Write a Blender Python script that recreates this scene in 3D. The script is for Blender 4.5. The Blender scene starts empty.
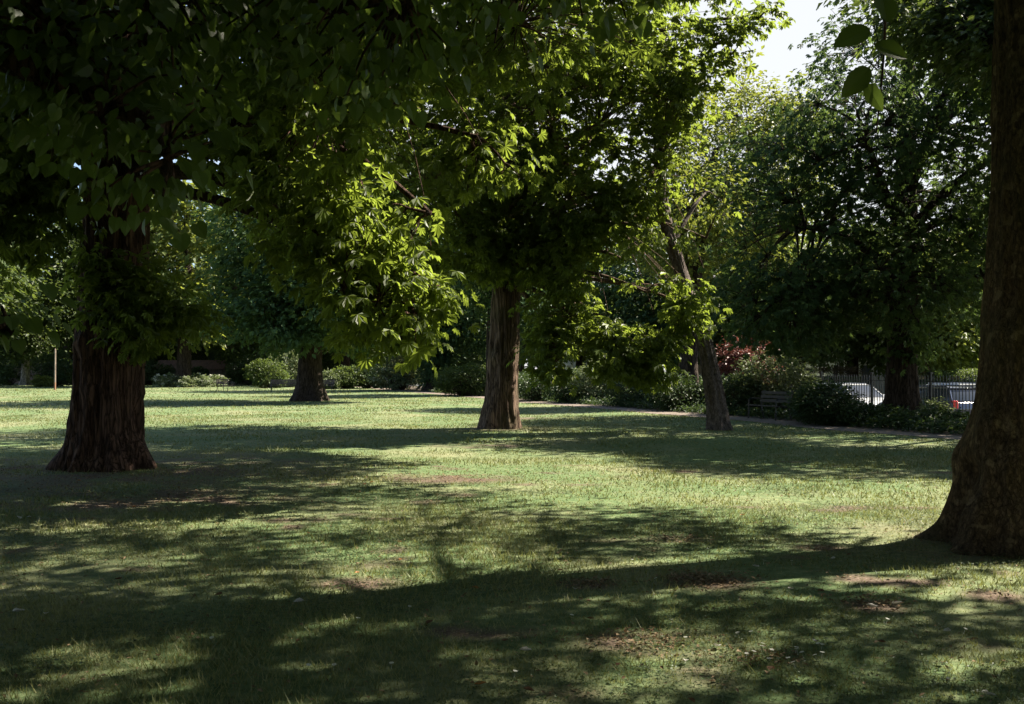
import bpy, bmesh, math, random
import numpy as np
from mathutils import Vector

random.seed(7)
C = bpy.context.scene
COL = C.collection
R = math.radians

# ------------------------------------------------------------------ camera, sky, sun, exposure
EYE, F, HOR = 1.6, 996.0, 370.0
cam_d = bpy.data.cameras.new('camera')
cam_d.sensor_width = 36.0
cam_d.lens = 35.0
cam_d.clip_start, cam_d.clip_end = 0.05, 2000
cam = bpy.data.objects.new('camera', cam_d)
cam.location = (0, 0, EYE)
cam.rotation_euler = (R(90) + math.atan(18 / F), 0, 0)
COL.objects.link(cam)
C.camera = cam

SUN_EL, SUN_AZ = R(47), math.atan2(0.93, 0.37)          # azimuth from +Y towards +X
S = np.array([math.cos(SUN_EL) * math.sin(SUN_AZ), math.cos(SUN_EL) * math.cos(SUN_AZ), math.sin(SUN_EL)])
w = bpy.data.worlds.new('World')
C.world = w
w.use_nodes = True
nt = w.node_tree
sky = nt.nodes.new('ShaderNodeTexSky')
sky.sky_type = 'NISHITA'
sky.sun_disc = False
sky.sun_elevation = SUN_EL
sky.sun_rotation = SUN_AZ
sky.air_density, sky.dust_density, sky.ozone_density = 1.0, .6, 1.2
# a white cloud patch added to the sky only behind the gap between crowns
wtc = nt.nodes.new('ShaderNodeTexCoord')
wdot = nt.nodes.new('ShaderNodeVectorMath')
wdot.operation = 'DOT_PRODUCT'
wdot.inputs[1].default_value = Vector((.30, 1, .36)).normalized()
nt.links.new(wtc.outputs['Generated'], wdot.inputs[0])
wn = nt.nodes.new('ShaderNodeTexNoise')
wn.inputs['Scale'].default_value = 5
wn.inputs['Detail'].default_value = 6
nt.links.new(wtc.outputs['Generated'], wn.inputs['Vector'])
wsum = nt.nodes.new('ShaderNodeMath')
wsum.operation = 'MULTIPLY_ADD'
wsum.inputs[1].default_value = .22
nt.links.new(wn.outputs[0], wsum.inputs[0])
nt.links.new(wdot.outputs['Value'], wsum.inputs[2])
wr = nt.nodes.new('ShaderNodeMapRange')
wr.interpolation_type = 'SMOOTHSTEP'
wr.inputs[1].default_value, wr.inputs[2].default_value = .90, 1.06
wr.inputs[4].default_value = .9
nt.links.new(wsum.outputs[0], wr.inputs[0])
wmix = nt.nodes.new('ShaderNodeMix')
wmix.data_type = 'RGBA'
wmix.inputs['B'].default_value = (4.6, 4.65, 4.7, 1)
nt.links.new(wr.outputs[0], wmix.inputs['Factor'])
nt.links.new(sky.outputs[0], wmix.inputs['A'])
nt.links.new(wmix.outputs['Result'], nt.nodes['Background'].inputs[0])
nt.nodes['Background'].inputs[1].default_value = 0.056
sun_d = bpy.data.lights.new('sun', 'SUN')
sun_d.energy, sun_d.angle, sun_d.color = 5.0, R(0.53), (1.0, 0.92, 0.76)
sun = bpy.data.objects.new('sun', sun_d)
sun.rotation_euler = Vector(-S).to_track_quat('-Z', 'Y').to_euler()
COL.objects.link(sun)
C.view_settings.view_transform = 'Standard'
C.view_settings.look = 'None'
C.view_settings.exposure = 1.95
C.view_settings.gamma = 1.0
C.cycles.max_bounces = 7
C.cycles.diffuse_bounces = 4
C.cycles.transmission_bounces = 5
C.cycles.transparent_max_bounces = 6
C.cycles.use_denoising = True
C.cycles.caustics_reflective = False
C.cycles.caustics_refractive = False


# ------------------------------------------------------------------ small tools
def at(px, d, py=None):
    """a point of the park seen at picture column px (and row py), d metres away"""
    return np.array([(px - 512) / F * d, d, EYE + ((HOR - py) / F * d if py is not None else -EYE)])


def vnoise(p, seed=0):
    p = np.asarray(p, float)
    i = np.floor(p).astype(np.int64)
    f = p - i
    f = f * f * (3 - 2 * f)
    out = np.zeros(len(p))
    for dx in (0, 1):
        for dy in (0, 1):
            for dz in (0, 1):
                h = (i[:, 0] + dx) * 374761393 + (i[:, 1] + dy) * 668265263 + (i[:, 2] + dz) * 2147483647 + seed * 974711
                h = (h ^ (h >> 13)) * 1274126177
                h = (h ^ (h >> 16)) & 0xFFFF
                wgt = (f[:, 0] if dx else 1 - f[:, 0]) * (f[:, 1] if dy else 1 - f[:, 1]) * (f[:, 2] if dz else 1 - f[:, 2])
                out += wgt * (h / 65535.0)
    return out


def fbm(p, seed=0, octv=3):
    p = np.asarray(p, float)
    t, a, n = 0, 1.0, 0
    for k in range(octv):
        t = t + a * vnoise(p * 2 ** k, seed + k * 17)
        n += a
        a *= .5
    return t / n


def unit(v):
    return v / np.maximum(np.linalg.norm(v, axis=-1, keepdims=True), 1e-9)


def mesh_obj(name, verts, faces, mat, parent=None, tint=None, smooth=False, off=None):
    """faces: (M,3) or (M,4) array or a list of them"""
    verts = np.asarray(verts, np.float32)
    if off is not None:
        verts = verts - np.asarray(off, np.float32)
    if not isinstance(faces, list):
        faces = [faces]
    me = bpy.data.meshes.new(name)
    me.vertices.add(len(verts))
    me.vertices.foreach_set('co', verts.ravel())
    flat = np.concatenate([np.asarray(f, np.int32).ravel() for f in faces])
    sizes = np.concatenate([np.full(len(f), np.asarray(f).shape[1], np.int32) for f in faces])
    me.loops.add(len(flat))
    me.loops.foreach_set('vertex_index', flat)
    me.polygons.add(len(sizes))
    me.polygons.foreach_set('loop_start', np.concatenate([[0], np.cumsum(sizes)[:-1]]).astype(np.int32))
    me.polygons.foreach_set('loop_total', sizes)
    me.polygons.foreach_set('use_smooth', np.full(len(sizes), smooth, bool))
    if tint is not None:
        a = me.attributes.new('tint', 'FLOAT', 'POINT')
        a.data.foreach_set('value', np.asarray(tint, np.float32))
    me.update(calc_edges=True)
    if mat:
        me.materials.append(mat)
    o = bpy.data.objects.new(name, me)
    COL.objects.link(o)
    if parent:
        o.parent = parent
    return o


def tag(o, label=None, cat=None, group=None, kind=None):
    for k, v in (('label', label), ('category', cat), ('group', group), ('kind', kind)):
        if v:
            o[k] = v
    return o


def thing(name, label, cat, loc=(0, 0, 0), rz=0, group=None):
    o = bpy.data.objects.new(name, None)
    o.location = tuple(float(v) for v in loc)
    o.rotation_euler = (0, 0, rz)
    o.empty_display_size = .2
    COL.objects.link(o)
    return tag(o, label, cat, group)


def dup(root, loc, rz=0, scale=1, label=None, group=None, cat=None):
    r = root.copy()
    COL.objects.link(r)
    r.location = tuple(float(v) for v in loc)
    r.rotation_euler = (0, 0, rz)
    r.scale = (scale,) * 3 if np.isscalar(scale) else scale
    tag(r, label, cat, group)
    for ch in root.children:
        c = ch.copy()
        COL.objects.link(c)
        c.parent = r
        for g in ch.children:
            q = g.copy()
            COL.objects.link(q)
            q.parent = c
    return r


class MB:
    """collects boxes, prisms and tubes and links them as one mesh object"""
    def __init__(self):
        self.bm = bmesh.new()

    def box(self, c, s, rot=0, bev=0):
        g = bmesh.ops.create_cube(self.bm, size=1)
        vs = g['verts']
        cr, sr = math.cos(rot), math.sin(rot)
        for v in vs:
            x, y, z = v.co.x * s[0], v.co.y * s[1], v.co.z * s[2]
            v.co = (c[0] + x * cr - y * sr, c[1] + x * sr + y * cr, c[2] + z)
        if bev:
            es = {e for v in vs for e in v.link_edges}
            bmesh.ops.bevel(self.bm, geom=list(es), offset=bev, segments=2, affect='EDGES', profile=.6)
        return self

    def tube(self, pts, rad, n=8):
        pts = [Vector(p) for p in pts]
        rad = [rad] * len(pts) if np.isscalar(rad) else rad
        rings = []
        for i, p in enumerate(pts):
            t = (pts[min(i + 1, len(pts) - 1)] - pts[max(i - 1, 0)]).normalized()
            a = t.orthogonal().normalized() if i == 0 else (a - t * a.dot(t)).normalized()
            b = t.cross(a)
            rings.append([self.bm.verts.new(p + (a * math.cos(k * math.tau / n) + b * math.sin(k * math.tau / n)) * rad[i]) for k in range(n)])
        for r0, r1 in zip(rings, rings[1:]):
            for k in range(n):
                self.bm.faces.new((r0[k], r0[(k + 1) % n], r1[(k + 1) % n], r1[k]))
        self.bm.faces.new(rings[0][::-1])
        self.bm.faces.new(rings[-1])
        return self

    def prism(self, prof, y0, y1, bev=0, inset=None):
        """profile of (x, z) points swept along y; inset(x, z, side) may narrow it"""
        a = [self.bm.verts.new((x, y0 + (inset(x, z) if inset else 0), z)) for x, z in prof]
        b = [self.bm.verts.new((x, y1 - (inset(x, z) if inset else 0), z)) for x, z in prof]
        n = len(prof)
        fs = [self.bm.faces.new((a[i], a[(i + 1) % n], b[(i + 1) % n], b[i])) for i in range(n)]
        fs += [self.bm.faces.new(a[::-1]), self.bm.faces.new(b)]
        if bev:
            es = {e for f in fs for e in f.edges}
            bmesh.ops.bevel(self.bm, geom=list(es), offset=bev, segments=2, affect='EDGES', profile=.6)
        return self

    def build(self, name, mat, parent=None, smooth=False):
        bmesh.ops.recalc_face_normals(self.bm, faces=self.bm.faces)
        me = bpy.data.meshes.new(name)
        self.bm.to_mesh(me)
        self.bm.free()
        if smooth:
            me.polygons.foreach_set('use_smooth', [True] * len(me.polygons))
        me.materials.append(mat)
        o = bpy.data.objects.new(name, me)
        COL.objects.link(o)
        if parent:
            o.parent = parent
        return o


# ------------------------------------------------------------------ materials
def new_mat(name):
    m = bpy.data.materials.new(name)
    m.use_nodes = True
    return m, m.node_tree, m.node_tree.nodes['Principled BSDF']


def plain(name, col, rough=.6, metal=0, noise=.15, scale=8, bump=0):
    m, t, b = new_mat(name)
    n = t.nodes.new('ShaderNodeTexNoise')
    n.inputs['Scale'].default_value = scale
    n.inputs['Detail'].default_value = 5
    tc = t.nodes.new('ShaderNodeTexCoord')
    t.links.new(tc.outputs['Object'], n.inputs['Vector'])
    r = t.nodes.new('ShaderNodeValToRGB')
    r.color_ramp.elements[0].position, r.color_ramp.elements[1].position = .3, .7
    r.color_ramp.elements[0].color = tuple(c * (1 - noise) for c in col) + (1,)
    r.color_ramp.elements[1].color = tuple(min(1, c * (1 + noise)) for c in col) + (1,)
    t.links.new(n.outputs[0], r.inputs[0])
    t.links.new(r.outputs[0], b.inputs['Base Color'])
    b.inputs['Roughness'].default_value = rough
    b.inputs['Metallic'].default_value = metal
    if bump:
        bp = t.nodes.new('ShaderNodeBump')
        bp.inputs['Strength'].default_value = bump
        bp.inputs['Distance'].default_value = .02
        t.links.new(n.outputs[0], bp.inputs['Height'])
        t.links.new(bp.outputs[0], b.inputs['Normal'])
    return m


def leaf_mat(name, dark, light, trans, amount=.42, rough=.45, spec=.25):
    """thin leaf: reflecting face + light passing through"""
    m = bpy.data.materials.new(name)
    m.use_nodes = True
    t = m.node_tree
    t.nodes.clear()
    L = t.links.new
    out = t.nodes.new('ShaderNodeOutputMaterial')
    at_ = t.nodes.new('ShaderNodeAttribute')
    at_.attribute_name = 'tint'
    geo = t.nodes.new('ShaderNodeTexCoord')
    nz = t.nodes.new('ShaderNodeTexNoise')
    nz.inputs['Scale'].default_value = .35
    nz.inputs['Detail'].default_value = 2
    L(geo.outputs['Object'], nz.inputs['Vector'])
    ad = t.nodes.new('ShaderNodeMath')
    ad.operation = 'MULTIPLY_ADD'
    ad.inputs[1].default_value = .8
    ad.use_clamp = True
    L(nz.outputs[0], ad.inputs[0])
    sb = t.nodes.new('ShaderNodeMath')
    sb.operation = 'SUBTRACT'
    sb.inputs[1].default_value = .4
    L(at_.outputs['Fac'], sb.inputs[0])
    L(sb.outputs[0], ad.inputs[2])
    mix = t.nodes.new('ShaderNodeMix')
    mix.data_type = 'RGBA'
    mix.inputs['A'].default_value = dark + (1,)
    mix.inputs['B'].default_value = light + (1,)
    L(ad.outputs[0], mix.inputs['Factor'])
    pb = t.nodes.new('ShaderNodeBsdfPrincipled')
    pb.inputs['Roughness'].default_value = rough
    pb.inputs['Specular IOR Level'].default_value = spec
    L(mix.outputs['Result'], pb.inputs['Base Color'])
    tm = t.nodes.new('ShaderNodeMix')
    tm.data_type = 'RGBA'
    tm.inputs['A'].default_value = tuple(c * .7 for c in trans) + (1,)
    tm.inputs['B'].default_value = trans + (1,)
    L(ad.outputs[0], tm.inputs['Factor'])
    tr = t.nodes.new('ShaderNodeBsdfTranslucent')
    L(tm.outputs['Result'], tr.inputs['Color'])
    ms = t.nodes.new('ShaderNodeMixShader')
    ms.inputs[0].default_value = amount
    L(pb.outputs[0], ms.inputs[1])
    L(tr.outputs[0], ms.inputs[2])
    L(ms.outputs[0], out.inputs['Surface'])
    return m


def bark_mat(name, dark, light, stretch=(9, 9, 1.2), moss=None, patch=None, bump=.8, crack=.3):
    m, t, b = new_mat(name)
    L = t.links.new
    tc = t.nodes.new('ShaderNodeTexCoord')
    mp = t.nodes.new('ShaderNodeMapping')
    mp.inputs['Scale'].default_value = stretch
    L(tc.outputs['Object'], mp.inputs[0])
    n1 = t.nodes.new('ShaderNodeTexNoise')
    n1.inputs['Scale'].default_value = 1.6
    n1.inputs['Detail'].default_value = 8
    n1.inputs['Roughness'].default_value = .65
    L(mp.outputs[0], n1.inputs['Vector'])
    rp = t.nodes.new('ShaderNodeValToRGB')
    rp.color_ramp.elements[0].position, rp.color_ramp.elements[1].position = .32, .68
    rp.color_ramp.elements[0].color = dark + (1,)
    rp.color_ramp.elements[1].color = light + (1,)
    L(n1.outputs[0], rp.inputs[0])
    vo = t.nodes.new('ShaderNodeTexVoronoi')
    vo.feature = 'DISTANCE_TO_EDGE'
    vo.inputs['Scale'].default_value = 1.9
    wv = t.nodes.new('ShaderNodeVectorMath')
    wv.operation = 'MULTIPLY_ADD'
    wv.inputs[1].default_value = (1.1, 1.1, 1.1)
    L(n1.outputs['Color'], wv.inputs[0])
    L(mp.outputs[0], wv.inputs[2])
    L(wv.outputs[0], vo.inputs['Vector'])
    ce = t.nodes.new('ShaderNodeMapRange')
    ce.inputs[1].default_value, ce.inputs[2].default_value, ce.inputs[3].default_value = 0, .16, crack
    L(vo.outputs['Distance'], ce.inputs[0])
    cm = t.nodes.new('ShaderNodeMix')
    cm.data_type = 'RGBA'
    cm.blend_type = 'MULTIPLY'
    cm.inputs['Factor'].default_value = 1
    L(rp.outputs[0], cm.inputs['A'])
    L(ce.outputs[0], cm.inputs['B'])
    colr = cm.outputs['Result']
    for extra, sc, lo, hi in ((patch, 6.5, .58, .64), (moss, 1.1, .5, .75)):
        if not extra:
            continue
        n2 = t.nodes.new('ShaderNodeTexNoise')
        n2.inputs['Scale'].default_value = sc
        n2.inputs['Detail'].default_value = 6
        L(tc.outputs['Object'], n2.inputs['Vector'])
        r2 = t.nodes.new('ShaderNodeMapRange')
        r2.inputs[1].default_value, r2.inputs[2].default_value = lo, hi
        L(n2.outputs[0], r2.inputs[0])
        mx = t.nodes.new('ShaderNodeMix')
        mx.data_type = 'RGBA'
        mx.inputs['B'].default_value = extra + (1,)
        ml = t.nodes.new('ShaderNodeMath')
        ml.operation = 'MULTIPLY'
        ml.inputs[1].default_value = .75
        L(r2.outputs[0], ml.inputs[0])
        L(ml.outputs[0], mx.inputs['Factor'])
        L(colr, mx.inputs['A'])
        colr = mx.outputs['Result']
    L(colr, b.inputs['Base Color'])
    b.inputs['Roughness'].default_value = .92
    b.inputs['Specular IOR Level'].default_value = .15
    bp = t.nodes.new('ShaderNodeBump')
    bp.inputs['Strength'].default_value = bump
    bp.inputs['Distance'].default_value = .05
    hm = t.nodes.new('ShaderNodeMath')
    hm.operation = 'ADD'
    L(n1.outputs[0], hm.inputs[0])
    L(ce.outputs[0], hm.inputs[1])
    L(hm.outputs[0], bp.inputs['Height'])
    L(bp.outputs[0], b.inputs['Normal'])
    return m


M = {}
M['chestnut'] = leaf_mat('chestnut_leaf', (.032, .052, .014), (.075, .098, .024), (.31, .40, .05), .48)
M['lime'] = leaf_mat('lime_leaf', (.034, .055, .016), (.065, .095, .028), (.17, .25, .035), .4)
M['teal'] = leaf_mat('dark_tree_leaf', (.030, .063, .034), (.064, .110, .050), (.14, .21, .045), .38, .5, .14)
M['fresh'] = leaf_mat('fresh_tree_leaf', (.055, .085, .020), (.12, .14, .035), (.30, .34, .05), .42)
M['mid'] = leaf_mat('mid_tree_leaf', (.035, .060, .022), (.080, .105, .030), (.17, .23, .04), .4)
M['shrub'] = leaf_mat('shrub_leaf', (.022, .045, .018), (.055, .085, .03), (.09, .14, .03), .3)
M['pale'] = leaf_mat('pale_shrub_leaf', (.07, .10, .04), (.19, .22, .12), (.2, .25, .08), .35)
M['red'] = leaf_mat('red_shrub_leaf', (.08, .025, .022), (.21, .09, .075), (.2, .06, .04), .3)
M['brownhedge'] = leaf_mat('brown_hedge_leaf', (.06, .05, .03), (.13, .09, .055), (.12, .10, .03), .3)
M['grass'] = leaf_mat('grass_blade', (.050, .088, .030), (.27, .26, .125), (.25, .265, .07), .35, .5, .2)
M['litter'] = leaf_mat('dry_litter', (.10, .065, .035), (.30, .22, .14), (.12, .08, .04), .15, .8, .1)
M['flower'] = leaf_mat('white_petal', (.5, .5, .42), (.75, .74, .68), (.5, .5, .4), .3)
M['bark_dark'] = bark_mat('ridged_brown_bark', (.034, .020, .014), (.155, .088, .062), (8, 8, .9))
M['bark_mid'] = bark_mat('fibrous_bark', (.055, .034, .024), (.27, .185, .135), (10, 10, .7), moss=(.07, .07, .03))
M['bark_plane'] = bark_mat('flaking_plane_bark', (.030, .020, .013), (.17, .112, .068), (15, 15, 6), patch=(.23, .165, .10), moss=(.05, .05, .022), bump=1.0, crack=.72)
M['bark_grey'] = bark_mat('scaly_grey_bark', (.055, .044, .04), (.21, .165, .145), (9, 9, 5), crack=.6)
M['bark_pale'] = bark_mat('pale_bark', (.24, .21, .18), (.5, .45, .4), (4, 4, 1.2))
M['bark_black'] = bark_mat('dark_bark', (.03, .022, .017), (.085, .062, .048), (7, 7, 1.0))
M['twig'] = plain('twig_bark', (.045, .034, .024), .9, noise=.3, scale=3)
M['iron'] = plain('black_painted_iron', (.018, .018, .02), .45, noise=.2)
M['benchwood'] = plain('dark_bench_wood', (.03, .023, .019), .75, noise=.35, scale=5)
M['palewood'] = plain('weathered_bench_wood', (.13, .09, .072), .8, noise=.3, scale=5)
M['post'] = plain('brown_timber_post', (.27, .20, .16), .85, noise=.35, scale=4)
M['orangepaint'] = plain('orange_marking', (.30, .15, .09), .8)
M['stucco'] = plain('pale_stucco', (.62, .60, .60), .85, noise=.08, scale=1.5, bump=.1)
M['brick'] = None
M['slate'] = plain('slate_roof', (.09, .085, .095), .7, noise=.25, scale=5)
M['trim'] = plain('white_painted_trim', (.75, .74, .72), .5, noise=.04)
M['glass'] = plain('window_glass', (.03, .035, .045), .06, noise=.1)
M['door'] = plain('dark_blue_door', (.03, .045, .08), .35)
M['boards'] = None
M['carwhite'] = plain('white_car_paint', (.5, .5, .52), .22, noise=.02)
M['carblue'] = plain('dark_blue_car_paint', (.025, .03, .06), .2, noise=.05)
M['carsilver'] = plain('silver_car_paint', (.42, .43, .46), .25, .4, noise=.04)
M['tyre'] = plain('tyre_rubber', (.02, .02, .02), .85)
M['rim'] = plain('alloy_rim', (.4, .4, .42), .35, .8)
M['redlamp'] = plain('red_lamp_glass', (.55, .02, .02), .2, noise=.05)
M['headlamp'] = plain('clear_lamp_glass', (.6, .6, .62), .12, noise=.05)
M['plastic'] = plain('black_plastic', (.02, .02, .022), .6)
for k_, v_ in (('carwhite', .6), ('carblue', .6), ('carsilver', .5)):
    M[k_].node_tree.nodes['Principled BSDF'].inputs['Coat Weight'].default_value = v_


def brick_mat(name, c1, c2, mortar, scale):
    m, t, b = new_mat(name)
    tc = t.nodes.new('ShaderNodeTexCoord')
    sp = t.nodes.new('ShaderNodeSeparateXYZ')
    cb = t.nodes.new('ShaderNodeCombineXYZ')
    t.links.new(tc.outputs['Object'], sp.inputs[0])
    sm = t.nodes.new('ShaderNodeMath')
    t.links.new(sp.outputs[0], sm.inputs[0])
    t.links.new(sp.outputs[1], sm.inputs[1])
    t.links.new(sm.outputs[0], cb.inputs[0])
    t.links.new(sp.outputs[2], cb.inputs[1])
    br = t.nodes.new('ShaderNodeTexBrick')
    br.inputs['Scale'].default_value = scale
    br.inputs['Color1'].default_value = c1 + (1,)
    br.inputs['Color2'].default_value = c2 + (1,)
    br.inputs['Mortar'].default_value = mortar + (1,)
    t.links.new(cb.outputs[0], br.inputs['Vector'])
    t.links.new(br.outputs[0], b.inputs['Base Color'])
    b.inputs['Roughness'].default_value = .9
    return m


M['brick'] = brick_mat('red_brown_brick', (.15, .09, .07), (.19, .115, .085), (.24, .21, .19), 4.4)
M['boards'] = plain('weathered_boards', (.15, .115, .10), .9, noise=.4, scale=3)
M['shedroof'] = plain('brown_felt_roof', (.13, .075, .06), .9, noise=.3, scale=3)


# ------------------------------------------------------------------ lie of the land
O_ = np.array([10.2, 25.6])
U_ = unit(np.array([-.335, .942]))
N_ = np.array([U_[1], -U_[0]])


def st(s, t):
    """point s metres beyond the path edge and t metres along it"""
    return O_ + N_ * s + U_ * t


def s_of(x, y):
    return (x - O_[0]) * N_[0] + (y - O_[1]) * N_[1]


def ground_z(x, y):
    x, y = np.asarray(x, float), np.asarray(y, float)
    s = s_of(x, y)
    t = np.clip((s - 6.2) / 1.2, 0, 1)
    drop = -.5 * t * t * (3 - 2 * t)
    q = np.stack([x * .22, y * .22, x * 0], -1).reshape(-1, 3)
    und = (vnoise(q, 5).reshape(x.shape) - .5) * .08 * np.clip((7 - s) / 3, 0, 1)
    dip = np.clip((np.hypot(x, y) - 3) / 3, 0, 1)
    return drop + und * dip


def gz(x, y):
    return float(ground_z(np.array([x]), np.array([y]))[0])


# bare, reddish worn spots of the lawn: x, y, radius across, radius deep
BARE = []
for px, py, rw, rd in ((703, 578, 55, .34), (590, 581, 38, .2), (675, 537, 42, .2), (300, 520, 40, .2), (360, 563, 60, .2),
                       (660, 640, 90, .35), (760, 655, 50, .25), (830, 545, 40, .2), (875, 603, 34, .2), (995, 592, 36, .22), (540, 418, 35, .9),
                       (560, 690, 45, .12), (40, 470, 120, 1.1), (150, 500, 160, 1.2), (450, 478, 70, .8), (480, 445, 50, .8), (950, 640, 60, .2)):
    d = EYE * F / (py - HOR)
    BARE.append(((px - 512) / F * d, d, rw / F * d, rd))


_rb = np.random.default_rng(77)
for _ in range(70):
    d = float(np.sqrt(_rb.uniform(16, 330)))
    BARE.append((float(_rb.uniform(-.55, .55)) * d, d, float(_rb.uniform(.1, .42)), float(_rb.uniform(.07, .26))))


def bareness(x, y):
    b = np.zeros(len(x))
    q = np.stack([x * 2.2, y * 2.2, x * 0], -1)
    n = fbm(q, 31, 3)
    for bx, by, rx, ry in BARE:
        e = ((x - bx) / rx) ** 2 + ((y - by) / ry) ** 2
        b = np.maximum(b, np.clip(1.35 - e, 0, 1) * np.clip((n - .28) * 3, 0, 1))
    # the soil under the two big trunks is worn
    for bx, by, rr in ((-6.2, 15.8, 4.2), (4.75, 9.35, 1.6), (-.3, 27.5, 1.5)):
        e = np.hypot(x - bx, y - by) / rr
        b = np.maximum(b, np.clip(1.2 - e, 0, 1) * np.clip((n - .2) * 2.2, 0, 1))
    return b


def ground_material():
    m, t, b = new_mat('park_turf')
    L = t.links.new
    tc = t.nodes.new('ShaderNodeTexCoord')
    def noise(sc, det=6, ro=.6):
        n = t.nodes.new('ShaderNodeTexNoise')
        n.inputs['Scale'].default_value = sc
        n.inputs['Detail'].default_value = det
        n.inputs['Roughness'].default_value = ro
        L(tc.outputs['Object'], n.inputs['Vector'])
        return n
    def ramp(src, stops):
        r = t.nodes.new('ShaderNodeValToRGB')
        r.color_ramp.elements[0].position, r.color_ramp.elements[0].color = stops[0][0], stops[0][1] + (1,)
        r.color_ramp.elements[1].position, r.color_ramp.elements[1].color = stops[-1][0], stops[-1][1] + (1,)
        for p, c in stops[1:-1]:
            e = r.color_ramp.elements.new(p)
            e.color = c + (1,)
        L(src, r.inputs[0])
        return r
    fine = noise(9, 8, .7)
    big = noise(.35, 5, .6)
    green = ramp(fine.outputs[0], [(.3, (.050, .088, .036)), (.5, (.10, .145, .062)), (.7, (.18, .205, .105))])
    dry = ramp(fine.outputs[0], [(.3, (.10, .12, .06)), (.7, (.27, .26, .15))])
    bm_ = ramp(big.outputs[0], [(.45, (0, 0, 0)), (.68, (1, 1, 1))])
    mx = t.nodes.new('ShaderNodeMix')
    mx.data_type = 'RGBA'
    L(bm_.outputs[0], mx.inputs['Factor'])
    L(green.outputs[0], mx.inputs['A'])
    L(dry.outputs[0], mx.inputs['B'])
    soilr = ramp(noise(55, 8, .85).outputs[0], [(.3, (.035, .026, .019)), (.5, (.10, .072, .053)), (.7, (.30, .235, .185))])
    at_ = t.nodes.new('ShaderNodeAttribute')
    at_.attribute_name = 'tint'
    mx2 = t.nodes.new('ShaderNodeMix')
    mx2.data_type = 'RGBA'
    L(at_.outputs['Fac'], mx2.inputs['Factor'])
    L(mx.outputs['Result'], mx2.inputs['A'])
    L(soilr.outputs[0], mx2.inputs['B'])
    L(mx2.outputs['Result'], b.inputs['Base Color'])
    b.inputs['Roughness'].default_value = .95
    b.inputs['Specular IOR Level'].default_value = .1
    bp = t.nodes.new('ShaderNodeBump')
    bp.inputs['Strength'].default_value = .7
    bp.inputs['Distance'].default_value = .04
    L(fine.outputs[0], bp.inputs['Height'])
    L(bp.outputs[0], b.inputs['Normal'])
    return m


def grid_axis(core0, core1, step, far0, far1, grow=1.18):
    a = list(np.arange(core0, core1 + 1e-6, step))
    s = step
    while a[-1] < far1:
        s *= grow
        a.append(a[-1] + s)
    s = step
    while a[0] > far0:
        s *= grow
        a.insert(0, a[0] - s)
    return np.array(a)


gx = grid_axis(-9, 9, .1, -700, 700, 1.06)
gy = grid_axis(2, 20, .1, -300, 900, 1.06)
X, Y = np.meshgrid(gx, gy)
gv = np.stack([X.ravel(), Y.ravel(), ground_z(X.ravel(), Y.ravel())], -1)
nx, ny = len(gx), len(gy)
ii = (np.arange(ny - 1)[:, None] * nx + np.arange(nx - 1)[None, :]).ravel()
gf = np.stack([ii, ii + 1, ii + nx + 1, ii + nx], -1)
tag(mesh_obj('ground', gv, gf, ground_material(), tint=bareness(gv[:, 0], gv[:, 1]), smooth=True), kind='structure')


def strip(name, s0, s1, t0, t1, z, mat, thick=0):
    ts = np.arange(t0, t1 + .1, 1.0)
    a, b_ = [], []
    for t in ts:
        for s, l in ((s0, a), (s1, b_)):
            p = st(s, t)
            l.append((p[0], p[1], gz(*p) + z if thick == 0 else z))
    v = np.array(a + b_)
    n = len(ts)
    i = np.arange(n - 1)
    f = [np.stack([i, i + 1, i + n + 1, i + n], -1)]
    if thick:
        v2 = v.copy()
        v2[:, 2] -= thick
        v = np.concatenate([v, v2])
        f.append(np.stack([i, i + 1, i + 2 * n + 1, i + 2 * n], -1))
        f.append(np.stack([i + n, i + n + 1, i + 3 * n + 1, i + 3 * n], -1))
    return tag(mesh_obj(name, v, f, mat), kind='structure')


M['path'] = plain('worn_gravel_path', (.15, .115, .092), .95, noise=.35, scale=6, bump=.3)
M['earth'] = plain('bed_earth', (.06, .042, .03), .95, noise=.4, scale=5, bump=.4)
M['asphalt'] = plain('asphalt', (.055, .055, .058), .9, noise=.25, scale=9, bump=.2)
M['paving'] = plain('paving_slabs', (.26, .25, .235), .9, noise=.15, scale=2)
M['kerbstone'] = plain('granite_kerb', (.3, .29, .28), .85, noise=.15, scale=9)
strip('path', -1.1, .15, -18, 90, .008, M['path'])
strip('border_soil', .15, 5.9, -18, 90, .012, M['earth'])
strip('pavement', 7.6, 9.0, -40, 120, -.37, M['paving'], .2)
strip('kerb', 9.0, 9.18, -40, 120, -.365, M['kerbstone'], .2)
strip('road', 9.18, 16.6, -40, 120, -.485, M['asphalt'], .1)
strip('kerb', 16.6, 16.78, -40, 120, -.365, M['kerbstone'], .2)
strip('pavement', 16.78, 18.4, -40, 120, -.37, M['paving'], .2)


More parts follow.
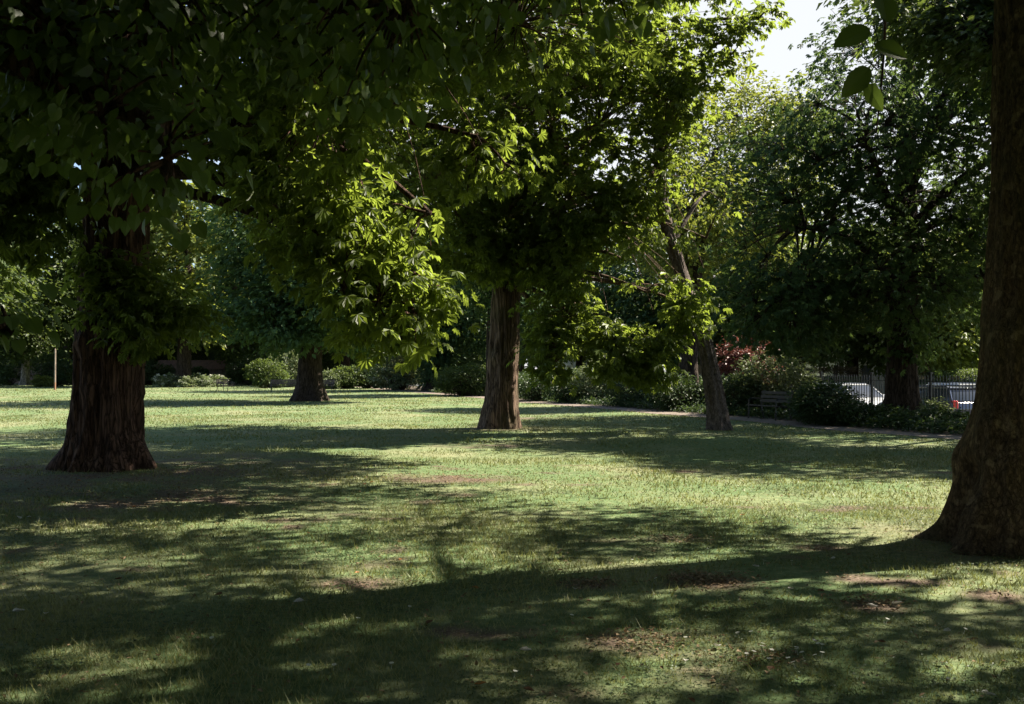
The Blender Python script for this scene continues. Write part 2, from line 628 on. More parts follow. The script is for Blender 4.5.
# ------------------------------------------------------------------ lawn patches to be sunlit: crowns are cut open for them
LIT = [
    ([(0, 397), (70, 396), (250, 404), (480, 410), (480, 420), (300, 419), (0, 413)], .05),
    ([(0, 435), (150, 435), (420, 437), (470, 431), (570, 433), (570, 462), (520, 470), (430, 464), (300, 453), (150, 449), (0, 447)], .03),
    ([(490, 455), (600, 450), (640, 460), (720, 476), (850, 490), (940, 476), (940, 508), (840, 514), (760, 507), (690, 502), (600, 507), (530, 490)], .05),
    ([(690, 505), (940, 500), (930, 552), (860, 550), (790, 532)], .14),
    ([(510, 557), (640, 552), (790, 558), (770, 588), (650, 600), (520, 592)], .02),
    ([(530, 640), (640, 618), (760, 610), (800, 640), (770, 690), (620, 704), (480, 704), (480, 660)], .015),
    ([(260, 545), (400, 540), (500, 530), (520, 560), (400, 600), (330, 615), (260, 610)], .07),
    ([(200, 512), (320, 508), (520, 505), (520, 530), (330, 538), (200, 535)], .15),
    ([(0, 545), (220, 545), (220, 572), (0, 577)], .2),
    ([(280, 625), (375, 620), (370, 650), (280, 650)], .03),
    ([(900, 580), (1024, 570), (1024, 612), (930, 612)], .06),
    ([(850, 640), (960, 625), (1000, 660), (880, 680)], .08),
    ([(60, 640), (180, 640), (170, 670), (60, 670)], .3),
    ([(770, 437), (940, 437), (940, 448), (770, 448)], .2),
    ([(620, 413), (730, 413), (730, 422), (620, 422)], .1),
]


def inside(poly, x, y):
    r = np.zeros(len(x), bool)
    n = len(poly)
    for i in range(n):
        x0, y0 = poly[i]
        x1, y1 = poly[(i + 1) % n]
        if y0 == y1:
            continue
        c = ((y0 > y) != (y1 > y)) & (x < (x1 - x0) * (y - y0) / (y1 - y0) + x0)
        r ^= c
    return r


def frame_xy(p):
    d = np.maximum(p[:, 1], .05)
    return 512 + p[:, 0] / d * F, HOR - (p[:, 2] - EYE) / d * F


# tips and trunk to be sunlit: clumps between them and the sun are removed
SUNNY = [((-1.7, 12.0, 2.7), 1.2, .03), ((-2.7, 12.4, 3.3), 1.0, .03), ((-2.0, 12.0, 4.4), 1.0, .12), ((3.6, 25.3, 2.9), 1.6, .08), ((1.5, 25.1, 2.1), 1.5, .03), ((4.8, 25.6, 6.6), 1.5, .7), ((-.95, 12.2, 2.75), .4, .05),
         ((.4, 27.5, 1.2), .7, .1), ((2.3, 25.6, 5.2), 2.2, .5), ((0, 25.8, 6.2), 1.8, .5), ((-.6, 13.6, 4.8), .9, .15)]


def shade_keep(p, rng):
    """crowns cut open so sun falls on the chosen patches and tips: True where a clump stays"""
    g = p - S * (p[:, 2:3] / S[2])
    gxp, gyp = frame_xy(np.stack([g[:, 0], g[:, 1], g[:, 0] * 0], -1))
    keep = np.ones(len(p))
    ok = g[:, 1] > 1
    for poly, q in LIT:
        keep[inside(poly, gxp, gyp) & ok] = q
    fx, fy = frame_xy(p)
    seen = (p[:, 1] > 2) & (fx > -40) & (fx < 1064) & (fy > -25)
    keep[seen] = np.maximum(keep[seen], .82)
    for c, r, q in SUNNY:
        v = p - np.array(c)
        t = v @ S
        far = np.linalg.norm(v - t[:, None] * S, axis=1)
        keep[(t > r * .7) & (far < r)] *= q
    return rng.random(len(p)) < keep


# ------------------------------------------------------------------ leaves, twigs, trunks
def blades(pos, ax, nrm, length, width, fold=.25, wide=.62):
    """folded leaf: base, left, tip, right -> two triangles"""
    b = np.cross(nrm, ax)
    b = unit(b)
    nrm = np.cross(ax, b)
    l, w_ = length[:, None], width[:, None]
    up = nrm * (w_ * fold)
    v = np.stack([pos, pos + ax * l * wide + b * w_ + up, pos + ax * l - nrm * (l * .12), pos + ax * l * wide - b * w_ + up], 1)
    n = len(pos)
    i = np.arange(n)[:, None] * 4
    f = np.stack([np.concatenate([i, i + 1, i + 2], 1), np.concatenate([i, i + 2, i + 3], 1)], 1).reshape(-1, 3)
    return v.reshape(-1, 3), f


def heart_leaves(pos, ax, nrm, length, fold=.2):
    prof = [(0, 0), (-.10, .22), (.08, .43), (.36, .47), (.66, .31), (1.0, 0), (.66, -.31), (.36, -.47), (.08, -.43), (-.10, -.22)]
    b = unit(np.cross(nrm, ax))
    nrm = np.cross(ax, b)
    l = length[:, None]
    vs = [pos + ax * l * .4]
    for a_, w_ in prof:
        vs.append(pos + ax * l * a_ + b * l * w_ + nrm * l * (abs(w_) * fold - .12 * max(0, a_) ** 2))
    v = np.stack(vs, 1)
    k = len(prof)
    n = len(pos)
    i = np.arange(n)[:, None] * (k + 1)
    f = np.stack([np.concatenate([i, i + 1 + j, i + 1 + (j + 1) % k], 1) for j in range(k)], 1).reshape(-1, 3)
    return v.reshape(-1, 3), f, k + 1


def spray(kind, cen, dirs, rng, m, cs, L, droop=.4):
    """leaves round every twig end: verts, faces, tint"""
    n = len(cen)
    c = np.repeat(cen, m, 0)
    d = np.repeat(dirs, m, 0)
    clump = np.repeat(rng.normal(0, .10, n), m)
    off = rng.normal(size=(n * m, 3)) * np.array([1, 1, .55]) * cs * .62
    pos = c + off
    rad = unit(off * np.array([1, 1, .4]) + d * cs * .5 + rng.normal(size=(n * m, 3)) * cs * .3)
    ax = unit(rad - np.array([0, 0, 1]) * droop * rng.uniform(.4, 1.5, (n * m, 1)))
    nrm = unit(np.array([0, 0, 1.0]) + rng.normal(size=(n * m, 3)) * .42 + d * .25)
    size = L * rng.uniform(.55, 1.25, n * m)
    tint = np.clip(.5 + clump + rng.normal(0, .14, n * m), 0, 1)
    if kind == 'chestnut':
        b = unit(np.cross(nrm, ax))
        nr = np.cross(ax, b)
        vs, fs, tt = [], [], []
        k0 = 0
        for th, ls in ((-112, .55), (-72, .78), (-34, .95), (2, 1.0), (37, .95), (74, .78), (110, .55)):
            a_ = np.radians(th + rng.normal(0, 5, n * m))[:, None]
            la = unit(ax * np.cos(a_) + b * np.sin(a_) - np.array([0, 0, 1]) * rng.uniform(.1, .45, (n * m, 1)))
            ln = unit(nr + rng.normal(size=(n * m, 3)) * .12)
            v, f = blades(pos, la, ln, size * ls, size * ls * .2, .3, .66)
            vs.append(v)
            fs.append(f + k0)
            k0 += len(v)
            tt.append(np.repeat(np.clip(tint + rng.normal(0, .04, n * m), 0, 1), 4))
        return np.concatenate(vs), np.concatenate(fs), np.concatenate(tt)
    if kind == 'heart':
        ax = unit(ax - np.array([0, 0, 1]) * .5)
        v, f, k = heart_leaves(pos, ax, nrm, size)
        return v, f, np.repeat(tint, k)
    v, f = blades(pos, ax, nrm, size, size * .34, .3, .5)
    return v, f, np.repeat(tint, 4)


def curves(p0, p1, pm, r0, r1, sides=4, segs=4):
    """many tapering quadratic-curve branches at once"""
    n = len(p0)
    t = np.linspace(0, 1, segs + 1)[None, :, None]
    P = (1 - t) ** 2 * p0[:, None] + 2 * t * (1 - t) * pm[:, None] + t * t * p1[:, None]
    T = unit(np.gradient(P, axis=1))
    ref = np.where(np.abs(T[..., 2:3]) > .9, np.array([1.0, 0, 0]), np.array([0, 0, 1.0]))
    a = unit(np.cross(T, ref))
    b = np.cross(T, a)
    ang = np.arange(sides) * math.tau / sides
    r0 = np.broadcast_to(np.asarray(r0, float), (n,))
    r1 = np.broadcast_to(np.asarray(r1, float), (n,))
    rr = (r0[:, None] + (r1 - r0)[:, None] * np.linspace(0, 1, segs + 1)[None, :] ** .8)[:, :, None, None]
    V = P[:, :, None] + rr * (a[:, :, None] * np.cos(ang)[None, None, :, None] + b[:, :, None] * np.sin(ang)[None, None, :, None])
    base = (np.arange(n)[:, None, None] * (segs + 1) + np.arange(segs)[None, :, None]) * sides
    k = np.arange(sides)[None, None, :]
    k1 = (k + 1) % sides
    f = np.stack([base + k, base + k1, base + sides + k1, base + sides + k], -1).reshape(-1, 4)
    return V.reshape(-1, 3), f, P


def merge(parts):
    vs, fs, k = [], [], 0
    for v, f in parts:
        vs.append(v)
        fs.append(f + k)
        k += len(v)
    return np.concatenate(vs), np.concatenate(fs)


def smooth_path(pts, n):
    pts = np.asarray(pts, float)
    k = np.linspace(0, len(pts) - 1, n)
    out = np.stack([np.interp(k, np.arange(len(pts)), pts[:, j]) for j in range(pts.shape[1])], -1)
    win = max(3, n // len(pts) // 2 * 2 + 1)
    ker = np.hanning(win + 2)[1:-1]
    ker /= ker.sum()
    pad = win // 2
    for j in range(out.shape[1]):
        c = np.concatenate([2 * out[0, j] - out[pad:0:-1, j], out[:, j], 2 * out[-1, j] - out[-2:-pad - 2:-1, j]])
        out[:, j] = np.convolve(c, ker, 'valid')
    return out


def trunk_mesh(path, radii, rng, na=64, nz=120, flare=.7, flare_h=.45, roots=6, ridge=.02, ridge_n=26, twist=.3, lump=.05, bumps=(), sink=.15, seed=1):
    """fluted, ridged trunk with root flare; path in local metres"""
    pr = smooth_path(np.concatenate([np.asarray(path, float), np.asarray(radii, float)[:, None]], 1), nz)
    P, r = pr[:, :3], pr[:, 3]
    z = P[:, 2]
    P = P.copy()
    P[0, 2] -= sink
    A = np.linspace(0, math.tau, na, endpoint=False)
    ph = rng.uniform(0, math.tau, 8)
    Z, AA = np.meshgrid(z, A, indexing='ij')
    rr = np.repeat(r[:, None], na, 1)
    h = np.exp(-np.maximum(Z, 0) / flare_h)
    a2 = AA + twist * Z * .25
    lobes = np.maximum(0, np.cos(roots * a2 + ph[0] + .5 * np.sin(2 * AA + ph[1])))
    flut = np.cos(roots * a2 + ph[0] + .5 * np.sin(2 * AA + ph[1])) * .5 + .35 * np.cos((roots + 3) * a2 + ph[2])
    f = 1 + flare * h * (.55 + .6 * lobes) + .05 * flut * np.exp(-Z / 5)
    cx, cy = np.cos(AA), np.sin(AA)
    q = np.stack([cx * 1.2, cy * 1.2, Z * .7], -1).reshape(-1, 3)
    f += lump * (fbm(q, seed, 2).reshape(Z.shape) - .5) * 2
    rn = ridge_n / math.tau
    q = np.stack([np.cos(a2) * rn * 1.4, np.sin(a2) * rn * 1.4, Z * 1.3], -1).reshape(-1, 3)
    rd = 1 - np.abs(vnoise(q, seed + 3).reshape(Z.shape) * 2 - 1)
    q2 = q * np.array([2.3, 2.3, 3.0])
    rd2 = vnoise(q2, seed + 9).reshape(Z.shape)
    rr = rr * f + ridge * (rd - .5) * 1.6 + ridge * .5 * (rd2 - .5)
    for ba, bz, br, bh in bumps:
        da = (AA - ba + math.pi) % math.tau - math.pi
        rr = rr + bh * np.exp(-((da * .55) ** 2 + ((Z - bz)) ** 2) / br ** 2)
    V = np.stack([P[:, None, 0] + rr * cx, P[:, None, 1] + rr * cy, np.repeat(P[:, 2:3], na, 1)], -1)
    i = (np.arange(nz - 1)[:, None] * na + np.arange(na)[None, :])
    j = (np.arange(nz - 1)[:, None] * na + (np.arange(na)[None, :] + 1) % na)
    fc = np.stack([i, j, j + na, i + na], -1).reshape(-1, 4)
    return V.reshape(-1, 3), fc, P


def sample_lobe(rng, c, r, n, inner=.35, seed=0, holes=.40, freq=.55, flat=False):
    c, r = np.asarray(c, float), np.asarray(r, float)
    out = []
    k = 0
    while k < n:
        d = unit(rng.normal(size=(n * 2, 3)))
        rad = rng.uniform(inner ** 3, 1, n * 2) ** (1 / 3)
        p = c + d * rad[:, None] * r
        p = p[vnoise(p * freq, seed) > holes - .25 + .25 * rng.random(len(p))]
        p = p[p[:, 2] > .5] if not flat else p[p[:, 2] > .05]
        out.append(p)
        k += len(p)
    return np.concatenate(out)[:n]


def build_tree(name, label, base, path, radii, lobes, leaf, mat, bark, m, cs, L, seed, group=None, carve=True, trunk_kw=None, droop=.4, limb_r=.3, dens=1.0, extra=None):
    """trunk, branches and crown of one tree; lobes are (centre, radii, clumps, height where the limb leaves the trunk) in the park's metres"""
    rng = np.random.default_rng(seed)
    base = np.asarray(base, float)
    root = thing(name, label, 'tree', base, 0, group)
    kw = dict(na=40, nz=60)
    kw.update(trunk_kw or {})
    tv, tf, TP = trunk_mesh(path, radii, rng, seed=seed, **kw)
    mesh_obj('trunk', tv, tf, bark, root, smooth=True)
    rad = np.interp(TP[:, 2], np.asarray(path)[:, 2], radii)
    cens, dirs, bparts = [], [], []
    for (c, r, n, hz) in lobes:
        c, r = np.asarray(c, float), np.asarray(r, float)
        n = max(4, int(n * dens))
        cl = sample_lobe(rng, c, r, n, seed=seed)
        if carve:
            cl = cl[shade_keep(cl, rng)]
        k = int(np.argmin(np.abs(TP[:, 2] - hz)))
        a = base + TP[k]
        reach = np.linalg.norm(c - a)
        mid = (a + c) / 2 + np.array([0, 0, .22 * reach]) + rng.normal(size=3) * .06 * reach
        lr = min(rad[k] * .55, limb_r * (.5 + .06 * reach))
        v, f, P = curves(a[None], c[None], mid[None], lr, lr * .28, 8, 12)
        bparts.append((v, f))
        if len(cl) == 0:
            continue
        # boughs, then twigs
        ns = max(2, len(cl) // 22)
        nodes = cl[rng.choice(len(cl), ns)]
        nodes = c + (nodes - c) * rng.uniform(.45, .85, (ns, 1))
        limb = P[0][4:]
        near = limb[np.argmin(np.linalg.norm(limb[None] - nodes[:, None], axis=2) + rng.random((ns, len(limb))) * .3, axis=1)]
        bm_ = (near + nodes) / 2 + np.array([0, 0, .14]) * np.linalg.norm(nodes - near, axis=1, keepdims=True) + rng.normal(size=(ns, 3)) * .08
        v, f, _ = curves(near, nodes, bm_, lr * .32, .016, 5, 5)
        bparts.append((v, f))
        ow = nodes[np.argmin(np.linalg.norm(nodes[None] - cl[:, None], axis=2), axis=1)]
        tm = (ow + cl) / 2 + np.array([0, 0, .12]) * np.linalg.norm(cl - ow, axis=1, keepdims=True) + rng.normal(size=cl.shape) * .05
        v, f, _ = curves(ow, cl, tm, .016, .006, 3, 3)
        bparts.append((v, f))
        cens.append(cl)
        dirs.append(unit((cl - c) / r * np.array([1, 1, .5]) + unit(cl - ow) * .5))
    if extra:
        for (p0, pm, p1, r0, r1) in extra:
            v, f, _ = curves(np.array([p0], float), np.array([p1], float), np.array([pm], float), r0, r1, 6, 10)
            bparts.append((v, f))
    bv, bf = merge(bparts)
    mesh_obj('branches', bv, bf, M['twig'] if bark is None else bark, root, off=base, smooth=True)
    cen, dr = np.concatenate(cens), np.concatenate(dirs)
    v, f, tt = spray(leaf, cen, dr, rng, m, cs, L, droop)
    mesh_obj('crown', v, f, mat, root, tint=tt, off=base)
    return root


# ---- the big dark horse chestnut on the left
bA = np.array([-6.62, 16.3, gz(-6.62, 16.3)])
build_tree('chestnut_tree', 'massive dark chestnut trunk at the left with leafy sprouts low on its bark', bA,
           [(0, 0, 0), (.02, 0, 1.2), (.08, 0, 3), (.15, .1, 5.5), (.1, .2, 8), (.3, .2, 11)], [.55, .51, .49, .48, .42, .2],
           [((-6.4, 16.3, 10.0), (7.0, 6.5, 4.6), 1100, 5.5),
            ((-1.0, 17.5, 11.2), (4.2, 3.2, 1.9), 420, 8),  # high lobe out of view, added to deepen shade on the left lawn
            ((-3.6, 13.6, 6.3), (2.6, 2.6, 1.9), 300, 5),
            ((-2.0, 12.0, 4.7), (1.35, 1.5, 1.35), 110, 5),
            ((-2.45, 12.2, 3.3), (.55, .8, .7), 26, 4.8),
            ((-1.75, 12.0, 2.75), (.5, .7, .85), 30, 4.6),
            ((-1.25, 12.0, 2.25), (.4, .5, .55), 15, 4.6),
            ((-1.0, 12.0, 3.5), (.55, .7, .6), 20, 4.8),
            ((-.95, 12.2, 2.6), (.16, .25, .2), 3, 4.6),
            ((-.5, 13.6, 4.8), (.9, .9, .9), 60, 5),
            ((-1.2, 13.0, 5.0), (.8, .7, .6), 42, 5),
            ((-6.9, 14.4, 4.0), (.5, .5, .5), 22, 4.6),
            ((-3.0, 12.6, 4.1), (.6, .7, .7), 32, 5),
            ((-8.6, 15.6, 5.9), (2.0, 2.2, 1.5), 190, 4.8),
            ((-7.7, 14.4, 3.9), (.75, 1.1, 1.1), 50, 4.6),
            ((-7.0, 14.3, 4.7), (.8, .9, .7), 50, 4.8),
            ((-3.7, 17.4, 4.9), (1.1, .9, 1.5), 90, 5),
            ((-5.95, 15.7, 2.8), (.62, .3, .5), 30, 2.9),
            ((-5.45, 15.95, 2.5), (.55, .4, .32), 20, 2.5),
            ((-6.5, 15.6, 3.3), (.4, .25, .4), 8, 3.3),
            ((-5.9, 15.65, 2.15), (.4, .2, .22), 8, 2.3),
            ((-.2, 14.0, 7.2), (3.0, 2.6, 1.7), 300, 6)],
           'chestnut', M['chestnut'], M['bark_dark'], 12, .38, .175, 11, droop=.65, limb_r=.13, trunk_kw=dict(na=130, nz=220, flare=.40, flare_h=.3, roots=7, ridge=.075, ridge_n=26, lump=.09,
           bumps=((R(268), 1.3, .16, .06), (R(300), .8, .14, .05), (R(240), 2.0, .2, .06), (R(330), .1, .3, .16), (R(205), .08, .25, .12), (R(275), .05, .2, .08))),
           extra=[((-4.6, 14.4, 7.2), (-2.7, 12.4, 6.6), (-1.75, 12.0, 2.6), .03, .007), ((-3.6, 13.4, 6.4), (-2.9, 12.5, 5.6), (-2.5, 12.2, 3.0), .018, .005),
                  ((-3.2, 13.0, 6.6), (-1.3, 12.2, 6.0), (-.98, 12.0, 3.1), .018, .005), ((-2.2, 12.2, 4.6), (-1.5, 12.0, 3.4), (-1.2, 12.0, 2.0), .012, .004),
                  ((-3.8, 13.4, 6.6), (-1.5, 12.6, 6.7), (-.4, 13.2, 4.6), .02, .006), ((-4.2, 13.8, 6.8), (-3.5, 12.6, 5.9), (-3.1, 12.3, 4.2), .018, .005)])

# ---- the chestnut in the middle of the lawn
bB = np.array([-.32, 27.5, gz(-.32, 27.5)])
build_tree('chestnut_tree', 'chestnut with reddish fibrous trunk in the middle of the lawn', bB,
           [(0, 0, 0), (.06, 0, 1.2), (.12, 0, 3), (.25, 0, 5), (.3, .1, 8), (.4, .2, 12)], [.46, .40, .36, .34, .3, .14],
           [((.4, 26.8, 11.6), (6.2, 5.8, 4.6), 900, 7),
            ((2.1, 26.2, 7.6), (3.4, 2.9, 3.4), 860, 5),
            ((2.9, 25.4, 4.4), (2.2, 1.6, 1.9), 270, 4.2),
            ((3.6, 25.6, 5.2), (1.6, 1.2, 1.3), 140, 5),
            ((1.6, 25.3, 3.3), (1.4, .9, .8), 80, 4),
            ((-1.0, 25.7, 4.7), (1.0, .9, .9), 55, 4.5),
            ((4.3, 25.8, 6.3), (1.2, 1.3, 1.7), 130, 5),
            ((3.4, 25.4, 3.6), (1.2, 1.0, .8), 70, 4.2),
            ((6.2, 24.8, 10.4), (.6, .7, .3), 8, 8),
            ((1.15, 25.0, 2.0), (.75, .6, .8), 56, 4),
            ((2.3, 25.2, 2.1), (.85, .7, .8), 74, 4),
            ((3.4, 25.3, 2.05), (.75, .7, .8), 64, 4.2),
            ((5.4, 24.8, 9.8), (.8, .8, .5), 16, 8),
            ((4.35, 25.4, 3.3), (.65, .8, 1.0), 46, 4.2),
            ((5.0, 25.6, 5.0), (.8, .9, 1.6), 66, 5),
            ((-2.6, 26.2, 6.4), (2.5, 2.6, 2.5), 360, 5),
            ((4.3, 25.6, 9.0), (1.4, 1.6, 2.3), 110, 6),
            ((.2, 26.2, 4.4), (1.2, 1.0, 1.0), 70, 4),
            ((3.0, 20.5, 11.6), (5.2, 3.6, 1.9), 900, 9)],  # forward lobe above the frame, added to cast shade on the lawn
           'chestnut', M['chestnut'], M['bark_mid'], 11, .40, .20, 23, droop=.65, limb_r=.13,
           extra=[((.2, 27, 6.4), (2.4, 25.0, 7.2), (3.6, 25.2, 3.0), .035, .008), ((.1, 27, 5.2), (1.2, 25.4, 5.6), (1.3, 25.0, 2.4), .03, .007), ((.2, 27, 7.2), (3.5, 25.2, 8.6), (4.9, 25.4, 4.2), .035, .008),
                  ((.1, 27, 6), (2.0, 25.0, 6.2), (2.5, 25.1, 2.6), .03, .007), ((0, 27, 8), (1.6, 24.2, 9.4), (4.4, 24.4, 8.0), .05, .014), ((0, 27, 8), (-.6, 24.4, 8.8), (1.9, 23.9, 7.2), .045, .014)], trunk_kw=dict(na=80, nz=140, flare=.35, flare_h=.5, roots=5, ridge=.06, ridge_n=16, twist=.5, lump=.07))

# ---- the plane on the right
bP = np.array([4.86, 9.3, gz(4.86, 9.3)])
build_tree('plane_tree', 'thick flaking plane trunk with a swollen burr and flared roots at the right', bP,
           [(0, 0, 0), (0, 0, .2), (0, 0, .44), (0, 0, .64), (0, 0, .85), (.01, 0, 1.04), (.02, 0, 1.3), (.03, 0, 1.6), (.08, 0, 2.7), (.12, 0, 6), (.1, 0, 9), (0, .2, 13)], [.67, .645, .635, .63, .615, .57, .515, .48, .42, .35, .33, .18],
           [((4.9, 9.6, 11.5), (6.5, 6.0, 4.0), 1200, 8),
            ((8.0, 11.0, 9.5), (4.5, 4.0, 2.6), 640, 7.5),
            ((4.6, 15.5, 11.6), (5.0, 4.5, 2.4), 760, 9),  # lobe above the frame, added to shade the lawn
            ((.2, 11.5, 10.8), (3.6, 3.6, 1.9), 420, 9),  # another unseen high lobe added for lawn shade
            ((2.0, 5.5, 9.6), (4.2, 3.6, 2.2), 620, 8.5),
            ((.5, 1.0, 9.5), (5.0, 4.5, 2.2), 600, 8.5),  # unseen lobe over the camera, added to block sky light
            ((9.5, 6.5, 10), (4.5, 4.5, 3.0), 620, 7.5)],
           'plain', M['lime'], M['bark_plane'], 16, .42, .18, 31, trunk_kw=dict(na=150, nz=260, flare=.52, flare_h=.26, roots=7, ridge=.03, ridge_n=34, twist=.1, lump=.085,
           bumps=((R(156), .78, .15, .045), (R(186), .66, .13, -.13), (R(180), .38, .13, -.13), (R(172), .10, .15, -.10), (R(202), .3, .2, .10), (R(200), 1.15, .14, .05), (R(225), .75, .15, .06), (R(210), 1.9, .18, .05), (R(250), .3, .3, .06), (R(235), 1.35, .12, .04))))

# ---- dark chestnut across the lawn
bC = np.array([-10.35, 51, 0])
build_tree('chestnut_tree', 'dark green chestnut across the lawn with dense skirts over a broad flared trunk', bC,
           [(0, 0, 0), (0, 0, 1.5), (.1, 0, 4), (.1, 0, 8), (0, 0, 12)], [.72, .56, .52, .42, .2],
           [((-10.0, 51, 9.5), (6.0, 6, 5), 850, 6), ((-12.4, 49.5, 5.0), (3.0, 3.0, 2.6), 270, 4), ((-7.6, 49.5, 4.8), (3.4, 3.2, 2.4), 330, 4), ((-10.4, 48, 4.6), (3.2, 2.4, 2.0), 250, 4)],
           'plain', M['teal'], M['bark_black'], 24, .55, .3, 41, trunk_kw=dict(flare=.45, flare_h=.5, ridge=.06))

# ---- right hand dark tree in the border
bD = np.array([13.3, 34.0, 0])
build_tree('broadleaf_tree', 'tall dark green tree in the right border by the railings, trunk clothed in ivy leaves', bD,
           [(0, 0, 0), (0, 0, 1.5), (.1, 0, 4), (.2, 0, 8), (.3, 0, 13)], [.6, .48, .45, .36, .15],
           [((14.6, 34, 9.8), (5.4, 5.4, 5.8), 1150, 6), ((9.6, 33.6, 6.4), (3.2, 3.0, 4.2), 640, 4.5), ((12.8, 26.6, 10.4), (3.2, 3.0, 2.2), 230, 7), ((8.7, 32.5, 3.9), (2.0, 1.9, 2.0), 230, 4),
            ((12.4, 32, 4.5), (2.6, 2.2, 1.9), 260, 4), ((13.5, 33.8, 2.6), (.62, .62, 1.0), 70, 2.4), ((16.0, 33, 6.8), (2.0, 1.8, 1.4), 150, 6), ((16.6, 29.4, 8.5), (3.8, 3.0, 3.0), 330, 6), ((11.0, 30.8, 9.0), (2.9, 2.6, 1.8), 240, 6), ((16.6, 33.5, 4.6), (2.6, 2.2, 1.7), 240, 4)],  # outlying high lobes here and above added to shade the right lawn
           'chestnut', M['teal'], M['bark_black'], 5, .5, .21, 43, droop=.7, trunk_kw=dict(flare=.3, ridge=.04))

# ---- the leaning scaly tree
bF = np.array([5.55, 26.6, gz(5.55, 26.6)])
build_tree('leaning_tree', 'slender scaly grey trunk leaning to the left at the lawn edge, thinly leaved', bF,
           [(0, 0, 0), (-.12, 0, .9), (-.40, 0, 2.4), (-.95, .1, 4.0), (-1.5, .3, 6), (-1.6, .5, 9), (-1.4, .5, 11)], [.29, .23, .20, .17, .14, .10, .05],
           [((4.6, 27.4, 9.2), (1.5, 1.6, 2.0), 90, 7.5), ((5.5, 27.8, 6.6), (1.0, 1.2, 1.4), 60, 5)],
           'plain', M['fresh'], M['bark_grey'], 18, .4, .17, 47, trunk_kw=dict(na=48, nz=140, flare=.35, flare_h=.25, ridge=.045, ridge_n=14, lump=.1))

# ---- other trees of the border and beyond
bE = np.array([7.45, 42.0, 0])
build_tree('broadleaf_tree', 'yellow-green sunlit tree behind the leaning trunk, its own trunk straight and dark', bE,
           [(0, 0, 0), (0, 0, 2), (.3, 0, 6), (1.2, 0, 11)], [.42, .36, .3, .12],
           [((10.6, 44, 11.0), (3.4, 3.4, 4.6), 600, 6), ((7.0, 42, 8.0), (3.0, 3, 3.0), 330, 5)],
           'plain', M['fresh'], M['bark_black'], 24, .5, .22, 53)
bG = np.array([-6.05, 78, 0])
build_tree('ivy_tree', 'ivy-covered dark tree at the far path edge, left of the middle chestnut', bG,
           [(0, 0, 0), (.1, 0, 3), (.2, 0, 8), (.2, 0, 13)], [.7, .6, .5, .2],
           [((-5.9, 78, 11), (7, 6, 7), 700, 7), ((-5.9, 77.6, 3.2), (1.3, 1.3, 3.4), 240, 3), ((-2.5, 76, 6), (4, 3, 3), 260, 5)],
           'plain', M['teal'], M['bark_black'], 26, .7, .32, 59)
bH = np.array([-1.4, 64, 0])
build_tree('broadleaf_tree', 'thin-trunked tree just behind the middle chestnut in the border', bH,
           [(0, 0, 0), (0, 0, 3), (.1, 0, 7), (.1, 0, 11)], [.32, .27, .2, .08],
           [((-1.2, 64, 9.5), (4.5, 4, 4.5), 420, 6), ((.8, 63, 5.6), (2.5, 2.2, 1.6), 130, 5)],
           'plain', M['teal'], M['bark_black'], 26, .6, .28, 61)

# ---- the near lime overhead, its trunk outside the picture on the left
bL = np.array([-6.6, 4.6, 0])
build_tree('lime_tree', 'lime with heart-shaped leaves hanging close by at the top left', bL,
           [(0, 0, 0), (0, 0, 1.5), (.05, 0, 4), (.1, 0, 8), (.1, 0, 12)], [.5, .42, .38, .3, .12],
           [((-2.35, 5.7, 3.75), (1.0, 1.0, .75), 120, 4), ((-1.95, 5.5, 2.95), (.5, .55, .5), 30, 4), ((-2.62, 5.1, 1.8), (.12, .15, .16), 4, 4), ((-2.75, 6.4, 3.4), (.6, .8, .5), 34, 4), ((-1.05, 5.9, 3.75), (.75, .9, .5), 46, 4.2),
            ((.1, 6.3, 4.2), (.9, .9, .6), 30, 4.4), ((-4.5, 3.0, 8), (5.5, 5.0, 3.5), 700, 6)],  # last lobe: unseen overhead canopy added to darken the foreground
           'heart', M['lime'], M['bark_dark'], 11, .22, .092, 67, droop=.7,
           extra=[((.1, 6.1, 4.3), (.6, 4.2, 4.2), (.985, 2.62, 2.62), .016, .006), ((.985, 2.62, 2.62), (.99, 2.6, 2.5), (.955, 2.6, 2.22), .005, .002)])


def oval_leaf(p0, p1, face, wd, rg):
    """one toothed oval leaf from its stalk end p0 to its tip p1, its width wd"""
    p0, p1, face = np.array(p0, float), np.array(p1, float), np.array(face, float)
    ax = p1 - p0
    ln = np.linalg.norm(ax)
    ax /= ln
    b = unit(np.cross(face, ax))
    nr = np.cross(ax, b)
    ts = np.linspace(0, 1, 15)
    vs, fs = [], []
    for i_, t_ in enumerate(ts):
        half = wd * .5 * math.sin(math.pi * t_ ** .85) ** .8 * (1 + .05 * (-1) ** i_)
        c_ = p0 + ax * ln * t_ - nr * .12 * ln * t_ * t_
        vs += [c_ + b * half + nr * half * .22, c_, c_ - b * half + nr * half * .22]
    for i_ in range(14):
        a_ = i_ * 3
        fs += [(a_, a_ + 1, a_ + 4, a_ + 3), (a_ + 1, a_ + 2, a_ + 5, a_ + 4)]
    return np.array(vs), np.array(fs)


